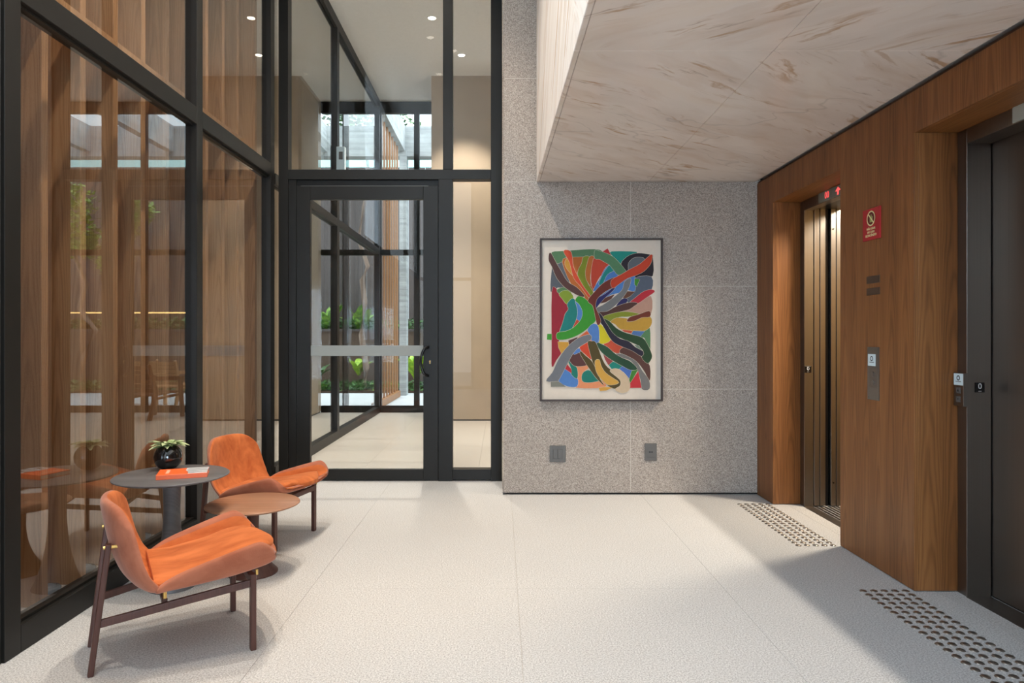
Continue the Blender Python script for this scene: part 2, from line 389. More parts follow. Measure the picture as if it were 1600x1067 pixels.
# lift openings: steel frame, leaves, sill
def lift(name, y0, y1, opened, label):
    L = empty(name, kind='structure')
    f = 0.066; dep = 0.065 if opened else 0.112
    xf = 2.142 if opened else 2.150
    bx('jamb', STEEL if opened else STEELD, L, xf, xf+dep, y1-f, y1-.001, 0, HZ-.001, 0.0015)
    bx('jamb', STEEL if opened else STEELD, L, xf, xf+dep, y0+.001, y0+f, 0, HZ-.001, 0.0015)
    bx('head', STEELD, L, xf, xf+dep, y0+f, y1-f, 2.09, HZ-.001, 0.0015)
    bx('sill', STEELD, L, xf-.004, xf+dep, y0+f, y1-f, -0.01, 0.002)
    for k in range(7 if opened else 1):
        bx('sill_rail', STEEL, L, xf+dep+.006+k*.03, xf+dep+.026+k*.03, y0+f, y1-f, -0.01, 0.003)
    bx('sill_bed', GAP, L, xf+dep, 2.42 if opened else 2.5, y0+f-.3, y1+.3, -0.03, -0.008)
    return L, xf, dep, f
LF, xf, dep, f = lift('door_2', E1[0], E1[1], True, '')
ye = E1[1]-f
# telescopic leaves, slid open behind the far jamb: their edges are seen in a row
for (xa, xb, dy) in ((2.212, 2.250, 0.0), (2.256, 2.294, 0.004)):
    bx('landing_leaf', STEEL, LF, xa, xb, ye+dy, ye+dy+.46, 0.006, 2.13, 0.002)
for (xa, xb, dy) in ((2.330, 2.366, 0.0), (2.372, 2.408, 0.004)):
    o = bx('car_leaf', STEEL, LF, xa, xb, ye+dy, ye+dy+.46, 0.006, 2.11, 0.002)
B().cyl((2.347, ye-.002, 1.96), 0.006, 0.004, 10, 'Y').build('screw', BLACK, LF)
B().cyl((2.347, ye-.002, 0.17), 0.006, 0.004, 10, 'Y').build('screw', BLACK, LF)
bx('shaft_gap', BLACK, LF, 2.30, 2.326, ye+.03, ye+.05, 0, 2.2)
bx('door_track', BLACK, LF, 2.21, 2.41, E1[0]+.05, ye+.5, 2.10, 2.36)
# lift car behind
CAR = empty('wall_lift_car', kind='structure')
CARW = plain('champagne_panel', srgb(196, 160, 110), 0.35, 0.4)
bx('car_wall', CARW, CAR, 2.42, 3.9, 5.31, 5.34, 0, 2.32); bx('car_wall', CARW, CAR, 2.42, 3.9, 3.48, 3.51, 0, 2.32)
bx('car_wall', CARW, CAR, 3.9, 3.93, 3.48, 5.34, 0, 2.32); bx('car_floor', STEELD, CAR, 2.42, 3.9, 3.51, 5.31, -.02, 0)
bx('car_ceiling', WHITE, CAR, 2.42, 3.9, 3.51, 5.31, 2.30, 2.33)
bx('car_light_panel', emit('car_lamp', (1.0, 0.86, 0.66), 5.0), CAR, 2.9, 3.5, 3.9, 4.9, 2.285, 2.298)
area('lift_car_lamp', (2.75, 4.36, 2.27), (0, 0, 0), 0.3, 0.25, 62, (1.0, 0.88, 0.70)).parent = CAR
bx('front_wall', GAP, CAR, 2.415, 2.42, 5.30, 5.34, 0, 2.32)
bx('landing_jacket', GAP, LF, 2.21, 2.41, 5.36, 5.38, 0, 2.36)
bx('landing_jacket', GAP, LF, 2.21, 2.42, 3.52, 3.90, 0, 2.36)

L2, xf2, dep2, f2 = lift('door_3', E2[0], E2[1], False, '')
xd = xf2+dep2
bx('lift_leaf', STEELD, L2, xd+.004, xd+.034, 2.72, E2[1]-f2+.03, 0.006, 2.10, 0.002)
bx('lift_leaf', STEELD, L2, xd+.040, xd+.070, 2.28, 2.76, 0.006, 2.10, 0.002)
bx('shaft_backing', BLACK, L2, xd+.08, xd+.10, E2[0], E2[1], 0, 2.37)
bx('shaft_backing', BLACK, L2, xd+.001, xd+.08, E2[1]-f2+.035, E2[1]+.02, 0, 2.37)

def textobj(body, size, mat, parent, loc, rot, name='lettering', ext=0.0003, bold=False, sx=1.0):
    c = bpy.data.curves.new(name, 'FONT'); c.body = body; c.size = size; c.align_x = 'CENTER'; c.align_y = 'CENTER'; c.extrude = ext
    if bold: c.offset = size*0.02
    o = bpy.data.objects.new(name, c); me = bpy.data.meshes.new_from_object(o)
    bpy.data.objects.remove(o)
    o = link(name, me, mat, parent); o.location = loc; o.rotation_euler = rot; o.scale = (sx, 1, 1); return o
RX = (pi/2, 0, -pi/2)     # faces -X
RY = (pi/2, 0, 0)         # faces -Y

# ------------------------------------------------------------------ lift fittings
REDLED = emit('red_led', (1.0, 0.10, 0.10), 1.4)
INDF = plain('indicator_face', srgb(132, 140, 136), 0.4)
INDW = plain('indicator_face_unlit', srgb(176, 186, 184), 0.4)
def indicator(y0, y1, xface, on, label):
    t = empty('floor_indicator', (xface, (y0+y1)/2, 2.126), label=label, cat='display')
    w2 = (y1-y0)/2
    bx('casing', INDF if on else INDW, t, -.006, 0.0, -w2, w2, -.033, .033, 0.001)
    if on:
        textobj('00', 0.060, REDLED, t, (-.0065, 0.072, 0), RX, 'digit')
        b = B(); b.bm.faces.new([b.bm.verts.new(p) for p in ((0, -.07, .024), (0, -.035, -.002), (0, -.105, -.002))])
        b.box(-.0003, .0003, -.08, -.06, -.026, -.002).build('up_arrow', REDLED, t).location = (-.0068, -.005, 0)
indicator(4.205, 4.585, 2.142, True, 'lit floor display with red digits over the open far lift')
indicator(2.42, 2.86, 2.150, False, 'unlit pale floor display over the closed near lift')

PLB = plain('black_acrylic', srgb(10, 10, 12), 0.25)
WINK = plain('white_ink', srgb(210, 212, 214), 0.6)
def zero_plate(xc, y, zc, label):
    t = empty('floor_number_plate', (xc, y, zc), label=label, cat='sign')
    bx('plate', PLB, t, -.023, .023, -.003, 0, -.023, .023, 0.001)
    textobj('0', 0.036, WINK, t, (0, -.0035, 0.005), RY, 'numeral')
    for k in range(3): B().cyl((-.005+k*.005, -.0035, -.017), .0013, .001, 8, 'Y').build('braille_dot', WINK, t)
zero_plate(2.168, E1[1]-f, 0.969, 'black plate numbered 0 on the steel jamb of the open far lift')
zero_plate(2.208, E2[1]-f2, 0.966, 'black plate numbered 0 on the dark jamb of the closed near lift')

SIGNRED = plain('sign_red', srgb(172, 30, 36), 0.45); SIGNCR = plain('sign_cream', srgb(224, 214, 160), 0.6); SIGNGR = plain('sign_green', srgb(150, 160, 96), 0.6); SIGNDK = plain('sign_dark_red', srgb(96, 24, 20), 0.6)
t = empty('fire_notice', (XW, 3.5725, 1.789), label='square red fire notice with crossed-out lift symbol on timber wall', cat='sign')
bx('board', SIGNRED, t, -.008, 0, -.0815, .0815, -.082, .082, 0.0008)
def annulus(ro, ri, seg, xo):
    b = B(); q = []
    for k in range(seg):
        a = 2*pi*k/seg; q.append((b.bm.verts.new((xo, ro*cos(a), ro*sin(a))), b.bm.verts.new((xo, ri*cos(a), ri*sin(a)))))
    for k in range(seg): b.bm.faces.new((q[k][0], q[(k+1) % seg][0], q[(k+1) % seg][1], q[k][1]))
    return b
o = annulus(.040, .033, 32, 0).build('ring', SIGNCR, t); o.location = (-.0088, 0, .030)
b = B(); b.cyl((0, 0, 0), .033, .0002, 28, 'X').build('ring_field', SIGNDK, t).location = (-.0083, 0, .030)
b = B().box(-.0002, .0002, -.014, .014, -.020, .010).box(-.0002, .0002, -.004, .004, .012, .020); b.build('lift_symbol', SIGNGR, t).location = (-.0086, -.002, .030)
b = B().bar((0, .025, .025), (0, -.025, -.025), .007, .0003, up=(1, 0, 0)); b.build('slash', SIGNCR, t).location = (-.0089, 0, .030)
for k, s_ in enumerate(('NÃO USAR', 'EM CASO', 'DE INCÊNDIO')):
    textobj(s_, 0.0165, SIGNCR, t, (-.0086, 0, -.024-k*.0175), RX, 'lettering', bold=True)
DP = plain('bronze_plate', srgb(98, 78, 62), 0.35, 0.6)
for z0, z1, lab in ((1.479, 1.518, 'upper of two small bronze plates below the red notice'), (1.418, 1.455, 'lower of two small bronze plates above the call panel')):
    t = empty('braille_plate', (XW, 3.563, (z0+z1)/2), label=lab, cat='plate', group='small bronze plates on the timber wall')
    bx('plate', DP, t, -.003, 0, -.063, .063, -(z1-z0)/2, (z1-z0)/2, 0.0008)
    for k in range(5): bx('embossed_line', DP, t, -.0036, -.003, -.05, .05, -.013+k*.006, -.0105+k*.006)
def sticker(t, x, yc, zc, w_, h_):
    bx('white_card', WHITEPL, t, x-.0008, x, yc-w_/2, yc+w_/2, zc-h_/2, zc+h_/2)
    o = annulus(w_*.19, w_*.11, 18, 0).build('ring_mark', BLACK, t); o.location = (x-.0011, yc, zc+h_*.12)
    bx('caption_line', GREYPL, t, x-.0011, x-.0008, yc-w_*.3, yc+w_*.3, zc-h_*.22, zc-h_*.16)
t = empty('lift_call_station', (XW, 3.5605, 0.87), label='tall steel call panel with white card on timber pillar between lifts', cat='panel')
bx('faceplate', STEEL, t, -.004, 0, -.0555, .0555, 0, .276, 0.001)
sticker(t, -.004, .012, .208, .072, .062)
bx('reader_inset', STEELD, t, -.0055, -.004, -.033, .033, .062, .166, 0.001)
for z in (.09, .135): B().cyl((-.007, 0, z), .014, .004, 20, 'X').build('button', STEEL, t)
for (yy, zz) in ((-.045, .012), (.045, .012), (-.045, .264), (.045, .264)): B().cyl((-.0045, yy, zz), .003, .001, 8, 'X').build('screw', STEELD, t)
t = empty('lift_call_station', (2.150, 3.172, 0.878), label='slim steel call box with white card on the closed near lift frame', cat='panel')
bx('casing', STEEL, t, -.022, 0, -.033, .033, 0, .153, 0.001)
sticker(t, -.022, 0, .124, .064, .054)
for z in (.073, .032):
    bx('button', GREYPL, t, -.0245, -.022, -.015, .015, z-.014, z+.014, 0.001)
    b = B(); s_ = 1 if z > .05 else -1
    b.bm.faces.new([b.bm.verts.new(p) for p in ((0, 0, s_*.007), (0, .007, -s_*.005), (0, -.007, -s_*.005))]); b.build('arrow', BLACK, t).location = (-.0249, 0, z)

# tactile studs in front of each lift
def tactile(y_start, label):
    t = empty('tactile_strip', (1.811, y_start-.507, 0), label=label, cat='paving')
    b = B(); R = .017
    b.lathe([(0, .0055), (R*.5, .0052), (R*.8, .0038), (R, .0006), (R, 0), (0, 0)], 12)
    me = b.mesh('stud'); me.materials.append(STUD)
    for p in me.polygons: p.use_smooth = True
    for i in range(20):
        for j in range(5):
            o = bpy.data.objects.new('stud', me); COL.objects.link(o); o.parent = t; o.location = (-.1+.05*j, .507-.0507*i, 0)
tactile(4.886, 'rows of steel floor studs before the open far lift')
tactile(3.220, 'rows of steel floor studs before the closed near lift')

# ------------------------------------------------------------------ street end of the hall (behind the camera)
wq = empty('wall_front', kind='structure')
bx('wall_header', WHITE, wq, -2.4, 2.2, -4.25, -4.15, 4.8, 5.0)
bx('wall_pier', STONE, wq, -2.0, -1.95, -4.25, -4.15, 0, 4.8)
wf = empty('window_1', kind='structure')
for x in (-1.95, -0.67): bx('frame_post', METAL, wf, x, x+.07, -4.24, -4.16, 0, 4.8)
for z in (0, 2.48, 4.73): bx('frame_rail', METAL, wf, -1.88, -.67, -4.235, -4.165, z, z+.07)
bx('pane', GLASS, wf, -1.88, -.67, -4.205, -4.195, .07, 4.73)
bx('rendered_wall', PLASTER, wq, -.6, .1, -4.25, -4.15, 0, 4.8); bx('rendered_wall', PLASTER, wq, .1, 2.3, -4.25, -4.15, 2.36, 4.8)
for x in (.1, 1.1, 2.1): bx('frame_post', METAL, wf, x, x+.07, -4.24, -4.16, 0, 2.36)
for x in (.17, 1.17): bx('pane', GLASS, wf, x, x+.93, -4.205, -4.195, 0, 2.36)
bx('floor_street', PAVING, None, -9, 9, -12, -4.25, -.16, -.02, kind='structure')

# ------------------------------------------------------------------ glazed wall on the left, timber fins behind it
XF, XG = -1.82, -1.855
wl = empty('window_2', kind='structure')
for (a, b_) in ((2.506, 2.592), (4.094, 4.174), (5.41, 5.50)):
    bx('frame_post', METAL, wl, XF-.075, XF, a, b_, 0, 4.99, 0.002)
for (a, b_) in ((2.592, 4.094), (4.174, 5.41)):
    bx('bottom_rail', METAL, wl, XF-.075, XF, a, b_, 0, .105, 0.002)
    bx('mid_rail', METAL, wl, XF-.075, XF, a, b_, 2.475, 2.577, 0.002)
    bx('glazing_bead', METAL, wl, XF-.072, XF-.020, a, b_, .105, .117); bx('glazing_bead', METAL, wl, XF-.072, XF-.020, a, b_, 2.463, 2.475)
    bx('top_rail', METAL, wl, XF-.075, XF, a, b_, 4.9, 4.99, 0.002)
    bx('pane', GLASSB, wl, XG-.010, XG, a+.002, b_-.002, .107, 2.473); bx('pane', GLASSB, wl, XG-.010, XG, a+.002, b_-.002, 2.579, 4.898)
bx('corner_pane', GLASS, wl, XG-.010, XG, 5.502, 5.662, 0.0, 4.99)
# end wall left of the near post
wle = empty('wall_left', kind='structure')
bx('dark_reveal', GAP, wle, -1.90, -1.832, 2.42, 2.503, 0, 4.99)
bx('wood_lining', WOOD, wle, -2.4, -1.842, 2.32, 2.41, 0, 4.99, .001)
wls = empty('window_6', kind='structure')     # street glazing, beside and behind the camera
for y in (-4.15, -2.02, 0.11, 2.24): bx('frame_post', METAL, wls, -1.90, -1.82, y, y+.08, 0, 4.99)
for z in (2.475, 4.9): bx('frame_rail', METAL, wls, -1.90, -1.82, -4.07, 2.24, z, z+.09)
for y in (-4.07, -1.94, 0.19):
    bx('pane', GLASS, wls, -1.865, -1.855, y, y+2.05, 2.565, 4.9)
    for k in range(2): bx('wood_panel', WOOD, wle, -1.86, -1.84, y+1.025*k+.002, y+1.025*(k+1)-.002, 0, 2.473, .001)
fn = empty('wall_fins', kind='structure')
bx('backing_board', FINWOOD, fn, -2.33, -2.31, 2.42, 5.45, 0, 4.99)
fin0 = None
for k in range(11):
    y = 2.46+.28*k
    b = B().box(-2.29, -2.03, y, y+.045, 0.0, 4.98, 0.003); b.build('wood_fin', FINWOOD, fn)
bx('wood_transom', FINWOOD, fn, -2.05, -2.00, 2.42, 5.45, 2.62, 2.74, .002)
bx('end_board', FINWOOD, fn, -2.30, -1.95, 5.42, 5.46, 0, 4.98)
GREYGL = plain('grey_glass', srgb(120, 130, 140), 0.15, 0.2)
names = ['nearest', 'second nearest', 'third', 'fourth', 'fifth', 'farthest']
for k in range(6):
    y = 3.21+.28*k
    t = empty('floor_uplight', (-2.135, y, 0), label='%s of the round grey uplights on the floor behind the left glass' % names[k], cat='light', group='uplights at the foot of the timber fins')
    b = B(); b.lathe([(.052, 0), (.058, .004), (.060, .016), (.054, .024), (0, .026)], 24); b.build('body', GREYGL, t, True)
    b = B(); b.lathe([(.040, .0255), (.036, .031), (.02, .034), (0, .0345)], 24); b.build('lens', GREYGL, t, True)

# ------------------------------------------------------------------ glazed door wall
wd = empty('window_3', kind='structure')
Y0, Y1 = 5.665, 5.765
bx('frame_post', METAL, wd, -1.842, -1.763, Y0, Y1, 0, 4.91, .002)
bx('frame_post', METAL, wd, -0.080, 0.013, Y0, Y1, 0, 4.91, .002)
bx('mullion', METAL, wd, -0.515, -0.398, Y0, Y1, 0, 2.506, .002)
bx('mullion', METAL, wd, -0.478, -0.398, Y0, Y1, 2.588, 4.91, .002)
bx('transom_rail', METAL, wd, -1.763, -0.080, Y0, Y1, 2.506, 2.588, .002)
bx('door_jamb', METAL, wd, -1.763, -1.697, Y0+.012, Y1, 0, 2.506, .002)
bx('door_head', METAL, wd, -1.697, -0.515, Y0+.03, Y1, 2.455, 2.506, .002)
bx('bottom_rail', METAL, wd, -0.398, -0.080, Y0+.004, Y1, 0.012, .098, .002)
bx('top_rail', METAL, wd, -1.763, -0.080, Y0, Y1, 4.83, 4.91, .002)
bx('pane', GLASS, wd, -0.397, -0.081, 5.71, 5.72, .099, 2.505); bx('pane', GLASS, wd, -0.397, -0.081, 5.71, 5.72, 2.589, 4.83); bx('pane', GLASS, wd, -1.762, -0.479, 5.71, 5.72, 2.589, 4.83)
dr = empty('door_1', kind='structure')
D0, D1 = 5.672, 5.722
bx('hinge_stile', METAL, dr, -1.694, -1.582, D0, D1, .006, 2.450, .002); bx('lock_stile', METAL, dr, -0.642, -0.518, D0, D1, .006, 2.450, .002)
bx('door_top_rail', METAL, dr, -1.582, -0.642, D0, D1, 2.342, 2.450, .002); bx('door_bottom_rail', METAL, dr, -1.582, -0.642, D0, D1, .006, .096, .002)
bx('pane', GLASS, dr, -1.581, -0.643, 5.694, 5.702, .097, 2.341)
bx('frosted_band', FROST, dr, -1.581, -0.643, 5.692, 5.6935, 1.040, 1.127)
bx('door_seal', steel('seal_grey', srgb(120, 120, 118), 0.5), dr, -1.66, -0.60, 5.676, 5.680, 2.452, 2.455)
b = B(); pts = [(-.600+.0, 5.672, 1.115), (-.600, 5.640, 1.112), (-.622, 5.628, 1.105)]
for k in range(9):
    a = radians(60-15*k); pts.append((-.600-.055*cos(a)-.0, 5.622, 0.995+.118*sin(a)))
pts += [(-.622, 5.628, .885), (-.600, 5.640, .878), (-.600, 5.672, .875)]
b.tube(pts, .0115, 10); b.build('pull_handle', BLACK, dr, True)
B().cyl((-.585, 5.668, 0.990), .016, .012, 20, 'Y').build('lock_cylinder', BLACK, dr)
B().cyl((-.585, 5.661, 0.997), .006, .004, 14, 'Y').box(-.588, -.582, 5.659, 5.663, .975, .997).build('keyhole_plate', BRASS, dr)

# ------------------------------------------------------------------ rooms beyond the door
wb = empty('wall_beyond', kind='structure')
bx('rendered_wall', PLASTER, wb, -0.986, 0.66, 9.74, 10.80, 0.02, 4.92); bx('skirting_gap', GAP, wb, -0.975, 0.65, 9.75, 10.79, 0, .02)
bx('rendered_wall', PLASTER, wb, -6.5, -2.84, 9.74, 10.80, 0.02, 4.92); bx('skirting_gap', GAP, wb, -6.5, -2.85, 9.75, 10.79, 0, .02)
bx('side_wall', PLASTER, wb, 4.9, 5.05, 5.79, 10.80, 0, 4.92); bx('side_wall', PLASTER, wb, -6.6, -6.5, 5.6, 10.80, 0, 4.92)
bx('side_wall', PLASTER, wb, -6.5, -2.34, 5.5, 5.6, 0, 4.92)
wc = empty('window_4', kind='structure')     # partition running back from the door wall
for (a, b_) in ((7.95, 8.05), (10.68, 10.78)): bx('frame_post', METAL, wc, -1.98, -1.90, a, b_, 0, 4.92)
for (a, b_) in ((5.77, 7.95), (8.05, 10.68)):
    bx('bottom_rail', METAL, wc, -1.98, -1.90, a, b_, 0, .10); bx('mid_rail', METAL, wc, -1.98, -1.90, a, b_, 2.49, 2.58); bx('top_rail', METAL, wc, -1.98, -1.90, a, b_, 4.80, 4.92)
    bx('pane', GLASS, wc, -1.945, -1.935, a, b_, .10, 2.49); bx('pane', GLASS, wc, -1.945, -1.935, a, b_, 2.58, 4.80)
we = empty('window_5', kind='structure')     # glazing to the courtyard
for x in (-2.50, -1.97, -1.37, 0.66, 1.9, 3.2, 4.8): bx('frame_post', METAL, we, x, x+.085, 10.80, 10.88, 0, 4.92)
for (a, b_) in ((-2.84, -2.5), (-2.415, -1.97), (-1.885, -1.37), (-1.285, -0.99), (.745, 1.9), (1.985, 3.2), (3.285, 4.8)):
    for (z0, z1) in ((0, .105), (2.49, 2.577), (4.74, 4.92)): bx('frame_rail', METAL, we, a, b_, 10.80, 10.88, z0, z1)
    bx('pane', GLASS, we, a, b_, 10.835, 10.845, .105, 2.49); bx('pane', GLASS, we, a, b_, 10.835, 10.845, 2.577, 4.74)
t = empty('wall_intercom', (-1.90, 7.90, 3.10), label='white control box high on the glass partition beyond the door', cat='box')
bx('casing', WHITEPL, t, 0, .10, 0, .05, 0, .30, .004); bx('screen', GREYPL, t, .03, .075, -.003, 0, .15, .24, .001)

# ------------------------------------------------------------------ courtyard
cy = empty('floor_courtyard', kind='structure')
for i in range(13):
    for j in range(3): bx('paving_slab', PAVING, cy, -8+i*1.2+.003, -8+(i+1)*1.2-.003, 10.9+j*1.2+.003, 10.9+(j+1)*1.2-.003, -.05, 0)
bx('planting_bed', SOIL, None, -9, 9, 14.5, 15.42, -.06, .04, kind='structure')
wk = empty('raised_planter', (0, 15.42, 0), label='long dark raised planter wall at the back of the courtyard', cat='planter')
bx('planter_wall', PLANTERM, wk, -9, 9, 0, .13, .04, 1.32); bx('planter_cap', FENCE, wk, -9, 9, -.04, .18, 1.32, 1.37); bx('planter_soil', SOIL, wk, -9, 9, .13, .88, 0, 1.3)
wfz = empty('wall_fence', kind='structure')
for k in range(90):
    bx('fence_board', FENCE, wfz, -9+.2*k+.004, -9+.2*(k+1)-.004, 16.32+(.006 if k % 2 else 0), 16.36, .5, 5.25)
bx('led_strip', emit('amber_led', (1.0, 0.62, 0.22), 6.0), None, 0.7, 8.8, 16.27, 16.29, 1.755, 1.785, label='amber light strip along the courtyard fence', cat='light')
cb = empty('ceiling_pergola', kind='structure')
bx('cross_beam', CONC, cb, -9, 9, 14.0, 14.3, 4.90, 5.52)
for x in (-5.2, -3.56, -1.955, -0.35, 1.45, 3.15, 4.85, 6.55): bx('concrete_beam', CONC, cb, x-.16, x, 10.95, 14.0, 4.99, 5.52)
bx('concrete_column', CONC, cb, -2.06, -1.92, 13.9, 14.2, 0, 4.99)
ss = empty('slatted_screen', (-2.05, 11.1, 0), label='tall slatted timber screen standing in the courtyard', cat='screen')
for k in range(9): bx('slat', SLATWOOD, ss, -.012, .012, .30*k, .30*k+.10, .12, 4.98, .003)
bx('bottom_board', SLATWOOD, ss, -.045, .045, -.05, 2.6, 0, .12, .003)

def strap(n, L, w_, up, droop, nseg=6, fold=.12):
    """one arching strap leaf, base at origin, heading +X"""
    b = B(); prev = None
    for i in range(nseg+1):
        s_ = i/nseg; x = L*s_*cos(up)+L*.15*s_*s_; z = L*s_*sin(up)-droop*L*s_*s_
        ww = w_*(sin(pi*min(1, s_*.92+.08))**.7)+.002
        r = [b.bm.verts.new((x, -ww, z+ww*fold*2)), b.bm.verts.new((x, 0, z)), b.bm.verts.new((x, ww, z+ww*fold*2))]
        if prev:
            b.bm.faces.new((prev[0], prev[1], r[1], r[0])); b.bm.faces.new((prev[1], prev[2], r[2], r[1]))
        prev = r
    return b.mesh(n)
def rosette(name, loc, nleaf, L, w_, up, droop, mat, label, cat='plant', group=None, seed=1):
    r = random.Random(seed); t = empty(name, loc, label=label, cat=cat, group=group)
    mes = []
    for q in range(2):
        me = strap('leaf', L, w_, up+(q*.25), droop); me.materials.append(mat)
        for p in me.polygons: p.use_smooth = True
        mes.append(me)
    for k in range(nleaf):
        o = bpy.data.objects.new('leaf', mes[k % 2]); COL.objects.link(o); o.parent = t
        o.rotation_euler = (0, r.uniform(-.2, .2), 2*pi*k/nleaf*1.618*2+r.uniform(-.2, .2)); s_ = r.uniform(.7, 1.1); o.scale = (s_, s_, s_)
    return t
rosette('broad_leaf_plant', (-3.24, 15.75, 1.30), 9, .82, .12, .95, .25, LEAF1, 'large paddle-leaved plant on the raised planter behind the thin tree', seed=3)
rosette('broad_leaf_plant', (-3.98, 15.78, 1.30), 11, .85, .09, 1.15, .2, LEAF1, 'narrow upright paddle-leaved plant seen left of the partition post', seed=4)
rosette('nest_fern', (-3.10, 14.95, .35), 12, .62, .085, 1.1, .35, LEAF3, 'lime green nest fern low behind the thin tree trunk', seed=5)
rosette('nest_fern', (-1.85, 14.9, .25), 12, .85, .09, 1.15, .25, LEAF3, 'lime green nest fern right of the concrete column', seed=6)
rosette('palm_plant', (-3.9, 14.85, .35), 14, .5, .035, .8, .5, LEAF2, 'small fan-leaved plant at the left of the planting bed', seed=7)
rosette('philodendron', (-3.85, 14.75, .02), 9, .45, .09, .8, .45, LEAF1, 'low round-leaved plant at the front left of the bed', seed=8)
rosette('philodendron', (-2.55, 14.75, .02), 9, .50, .08, .8, .5, LEAF1, 'low round-leaved plant right of the thin tree trunk', seed=9)
for k, (x, z, lab) in enumerate(((1.2, 0.02, 'drooping fern in the bed behind the teak chairs'), (2.4, 1.3, 'spiky fern under the amber light strip, nearest the door'), (3.3, 1.3, 'spiky fern under the amber light strip, farther along'), (4.6, 0.02, 'drooping fern at the far right of the bed'), (1.5, 1.3, 'bushy fern at the start of the amber light strip'))):
    rosette('fern', (x, 15.7 if z > 1 else 14.85, z), 16, .6, .04, .8, .6, LEAF1 if k % 2 else LEAF2, lab, seed=20+k)
def scatter(name, n, box_, size, mat, kind='stuff', seed=1, parent=None, ball=None, **k):
    r = random.Random(seed); vs = []; fs = []
    for i in range(n):
        if ball:
            c, R = ball[r.randrange(len(ball))]
            d = Vector((r.gauss(0, 1), r.gauss(0, 1), r.gauss(0, 1))).normalized()*R*r.random()**.4; p = Vector(c)+d
        else: p = Vector((r.uniform(box_[0], box_[1]), r.uniform(box_[2], box_[3]), r.uniform(box_[4], box_[5])))
        a = r.uniform(0, 2*pi); up_ = r.uniform(-.6, .9); s_ = size*r.uniform(.5, 1.3)
        d = Vector((cos(a)*cos(up_), sin(a)*cos(up_), sin(up_)))*s_; q = d.cross(Vector((r.uniform(-1, 1), r.uniform(-1, 1), 1))).normalized()*s_*.32
        i0 = len(vs); vs += [p, p+d*.45+q, p+d, p+d*.45-q]; fs.append((i0, i0+1, i0+2, i0+3))
    me = bpy.data.meshes.new(name); me.from_pydata([tuple(v) for v in vs], [], fs)
    return link(name, me, mat, parent, kind=kind, **k)
scatter('ground_cover', 5200, (-5.5, 6, 14.52, 15.38, .03, .20), .11, LEAF2, seed=2, label='low leafy ground cover in the planting bed', cat='ground cover')
scatter('planter_greenery', 5200, (-6, 7, 15.6, 16.1, 1.3, 1.58), .12, LEAF2, seed=3, label='small leafy greenery along the raised planter', cat='ground cover')
def tree(name, base, pts, r0, balls, n, mat, label, seed):
    t = empty(name, base, label=label, cat='tree')
    b = B(); m = len(pts); b.tube(pts, [r0*(1-.55*i/(m-1)) for i in range(m)], 8); b.build('trunk', BARK, t, True)
    scatter('foliage', n, None, .13, mat, seed=seed, parent=t, ball=balls)
tree('thin_tree', (-2.97, 14.85, .03), [(0,0,0), (.05,0,.5), (-.05,0,1.2), (.02,0,1.9), (-.04,0,2.4), (.08,.02,2.7), (-.12,0,3.3), (.0,0,4.0), (.12,0,4.6), (.0,0,5.6)], .075,
     [((0,0,5.7), .6), ((.6,.1,6.0), .6), ((-.5,0,6.2), .6)], 1500, LEAF2, 'slender pale-barked tree seen through the entrance door', 11)
tree('bent_tree', (5.35, 14.85, .03), [(0,0,0), (.02,0,.7), (-.25,0,1.3), (.1,0,1.8), (-.05,0,2.3), (.2,0,2.9), (0,0,3.6), (0,0,4.4)], .07,
     [((.1,0,3.3), .45), ((.3,0,4.0), .55), ((-.8,0,3.5), .35), ((-.6,0,2.9), .4), ((-1.2,0,3.9), .3)], 2600, LEAF1, 'bent pale tree with hanging leaves right of the courtyard glazing', 12)
GREENGL = glass('green_canopy_glass', (0.72, 0.90, 0.88), 0.08)
bx('glass_screen', GREENGL, wfz, -9, 9, 16.33, 16.35, 5.25, 5.75)

# teak armchairs outside
def teak_chair(loc, rz, mat, label, group=None):
    t = empty('teak_armchair', loc, rz, label=label, cat='chair', group=group)
    for sx in (-1, 1):
        B().bar((sx*.27, -.26, 0), (sx*.27, -.22, .56), .04, .055, .003).build('leg', mat, t)
        B().bar((sx*.27, .34, 0), (sx*.27, .22, .42), .04, .055, .003).bar((sx*.27, .22, .40), (sx*.27, .36, .80), .035, .05, .003).build('leg', mat, t)
        B().bar((sx*.27, -.28, .58), (sx*.27, .30, .60), .06, .03, .004, up=(1, 0, 0)).build('armrest', mat, t)
        B().bar((sx*.25, -.24, .34), (sx*.25, .26, .30), .03, .06, .003, up=(1, 0, 0)).build('side_rail', mat, t)
    for k in range(7): B().box(-.25, .25, -.25+.072*k, -.19+.072*k, .375-.006*k, .393-.006*k, .002).build('seat_slat', mat, t)
    for k in range(6):
        z = .42+.066*k; y = .235+.35*(z-.42)
        B().bar((-.25, y, z), (.25, y, z), .018, .055, .002, up=(0, 0, 1)).build('back_slat', mat, t)
teak_chair((1.42, 10.12, 0), radians(200), TEAKD, 'dark timber armchair indoors before the courtyard glazing')
teak_chair((1.95, 11.75, 0), radians(185), TEAK, 'pale slatted teak armchair on the paving, middle one')
teak_chair((2.65, 12.0, 0), radians(150), TEAK, 'pale slatted teak armchair on the paving, farthest from the door')
teak_chair((1.15, 11.8, 0), radians(215), TEAK, 'pale slatted teak armchair on the paving, closest to the rendered wall')

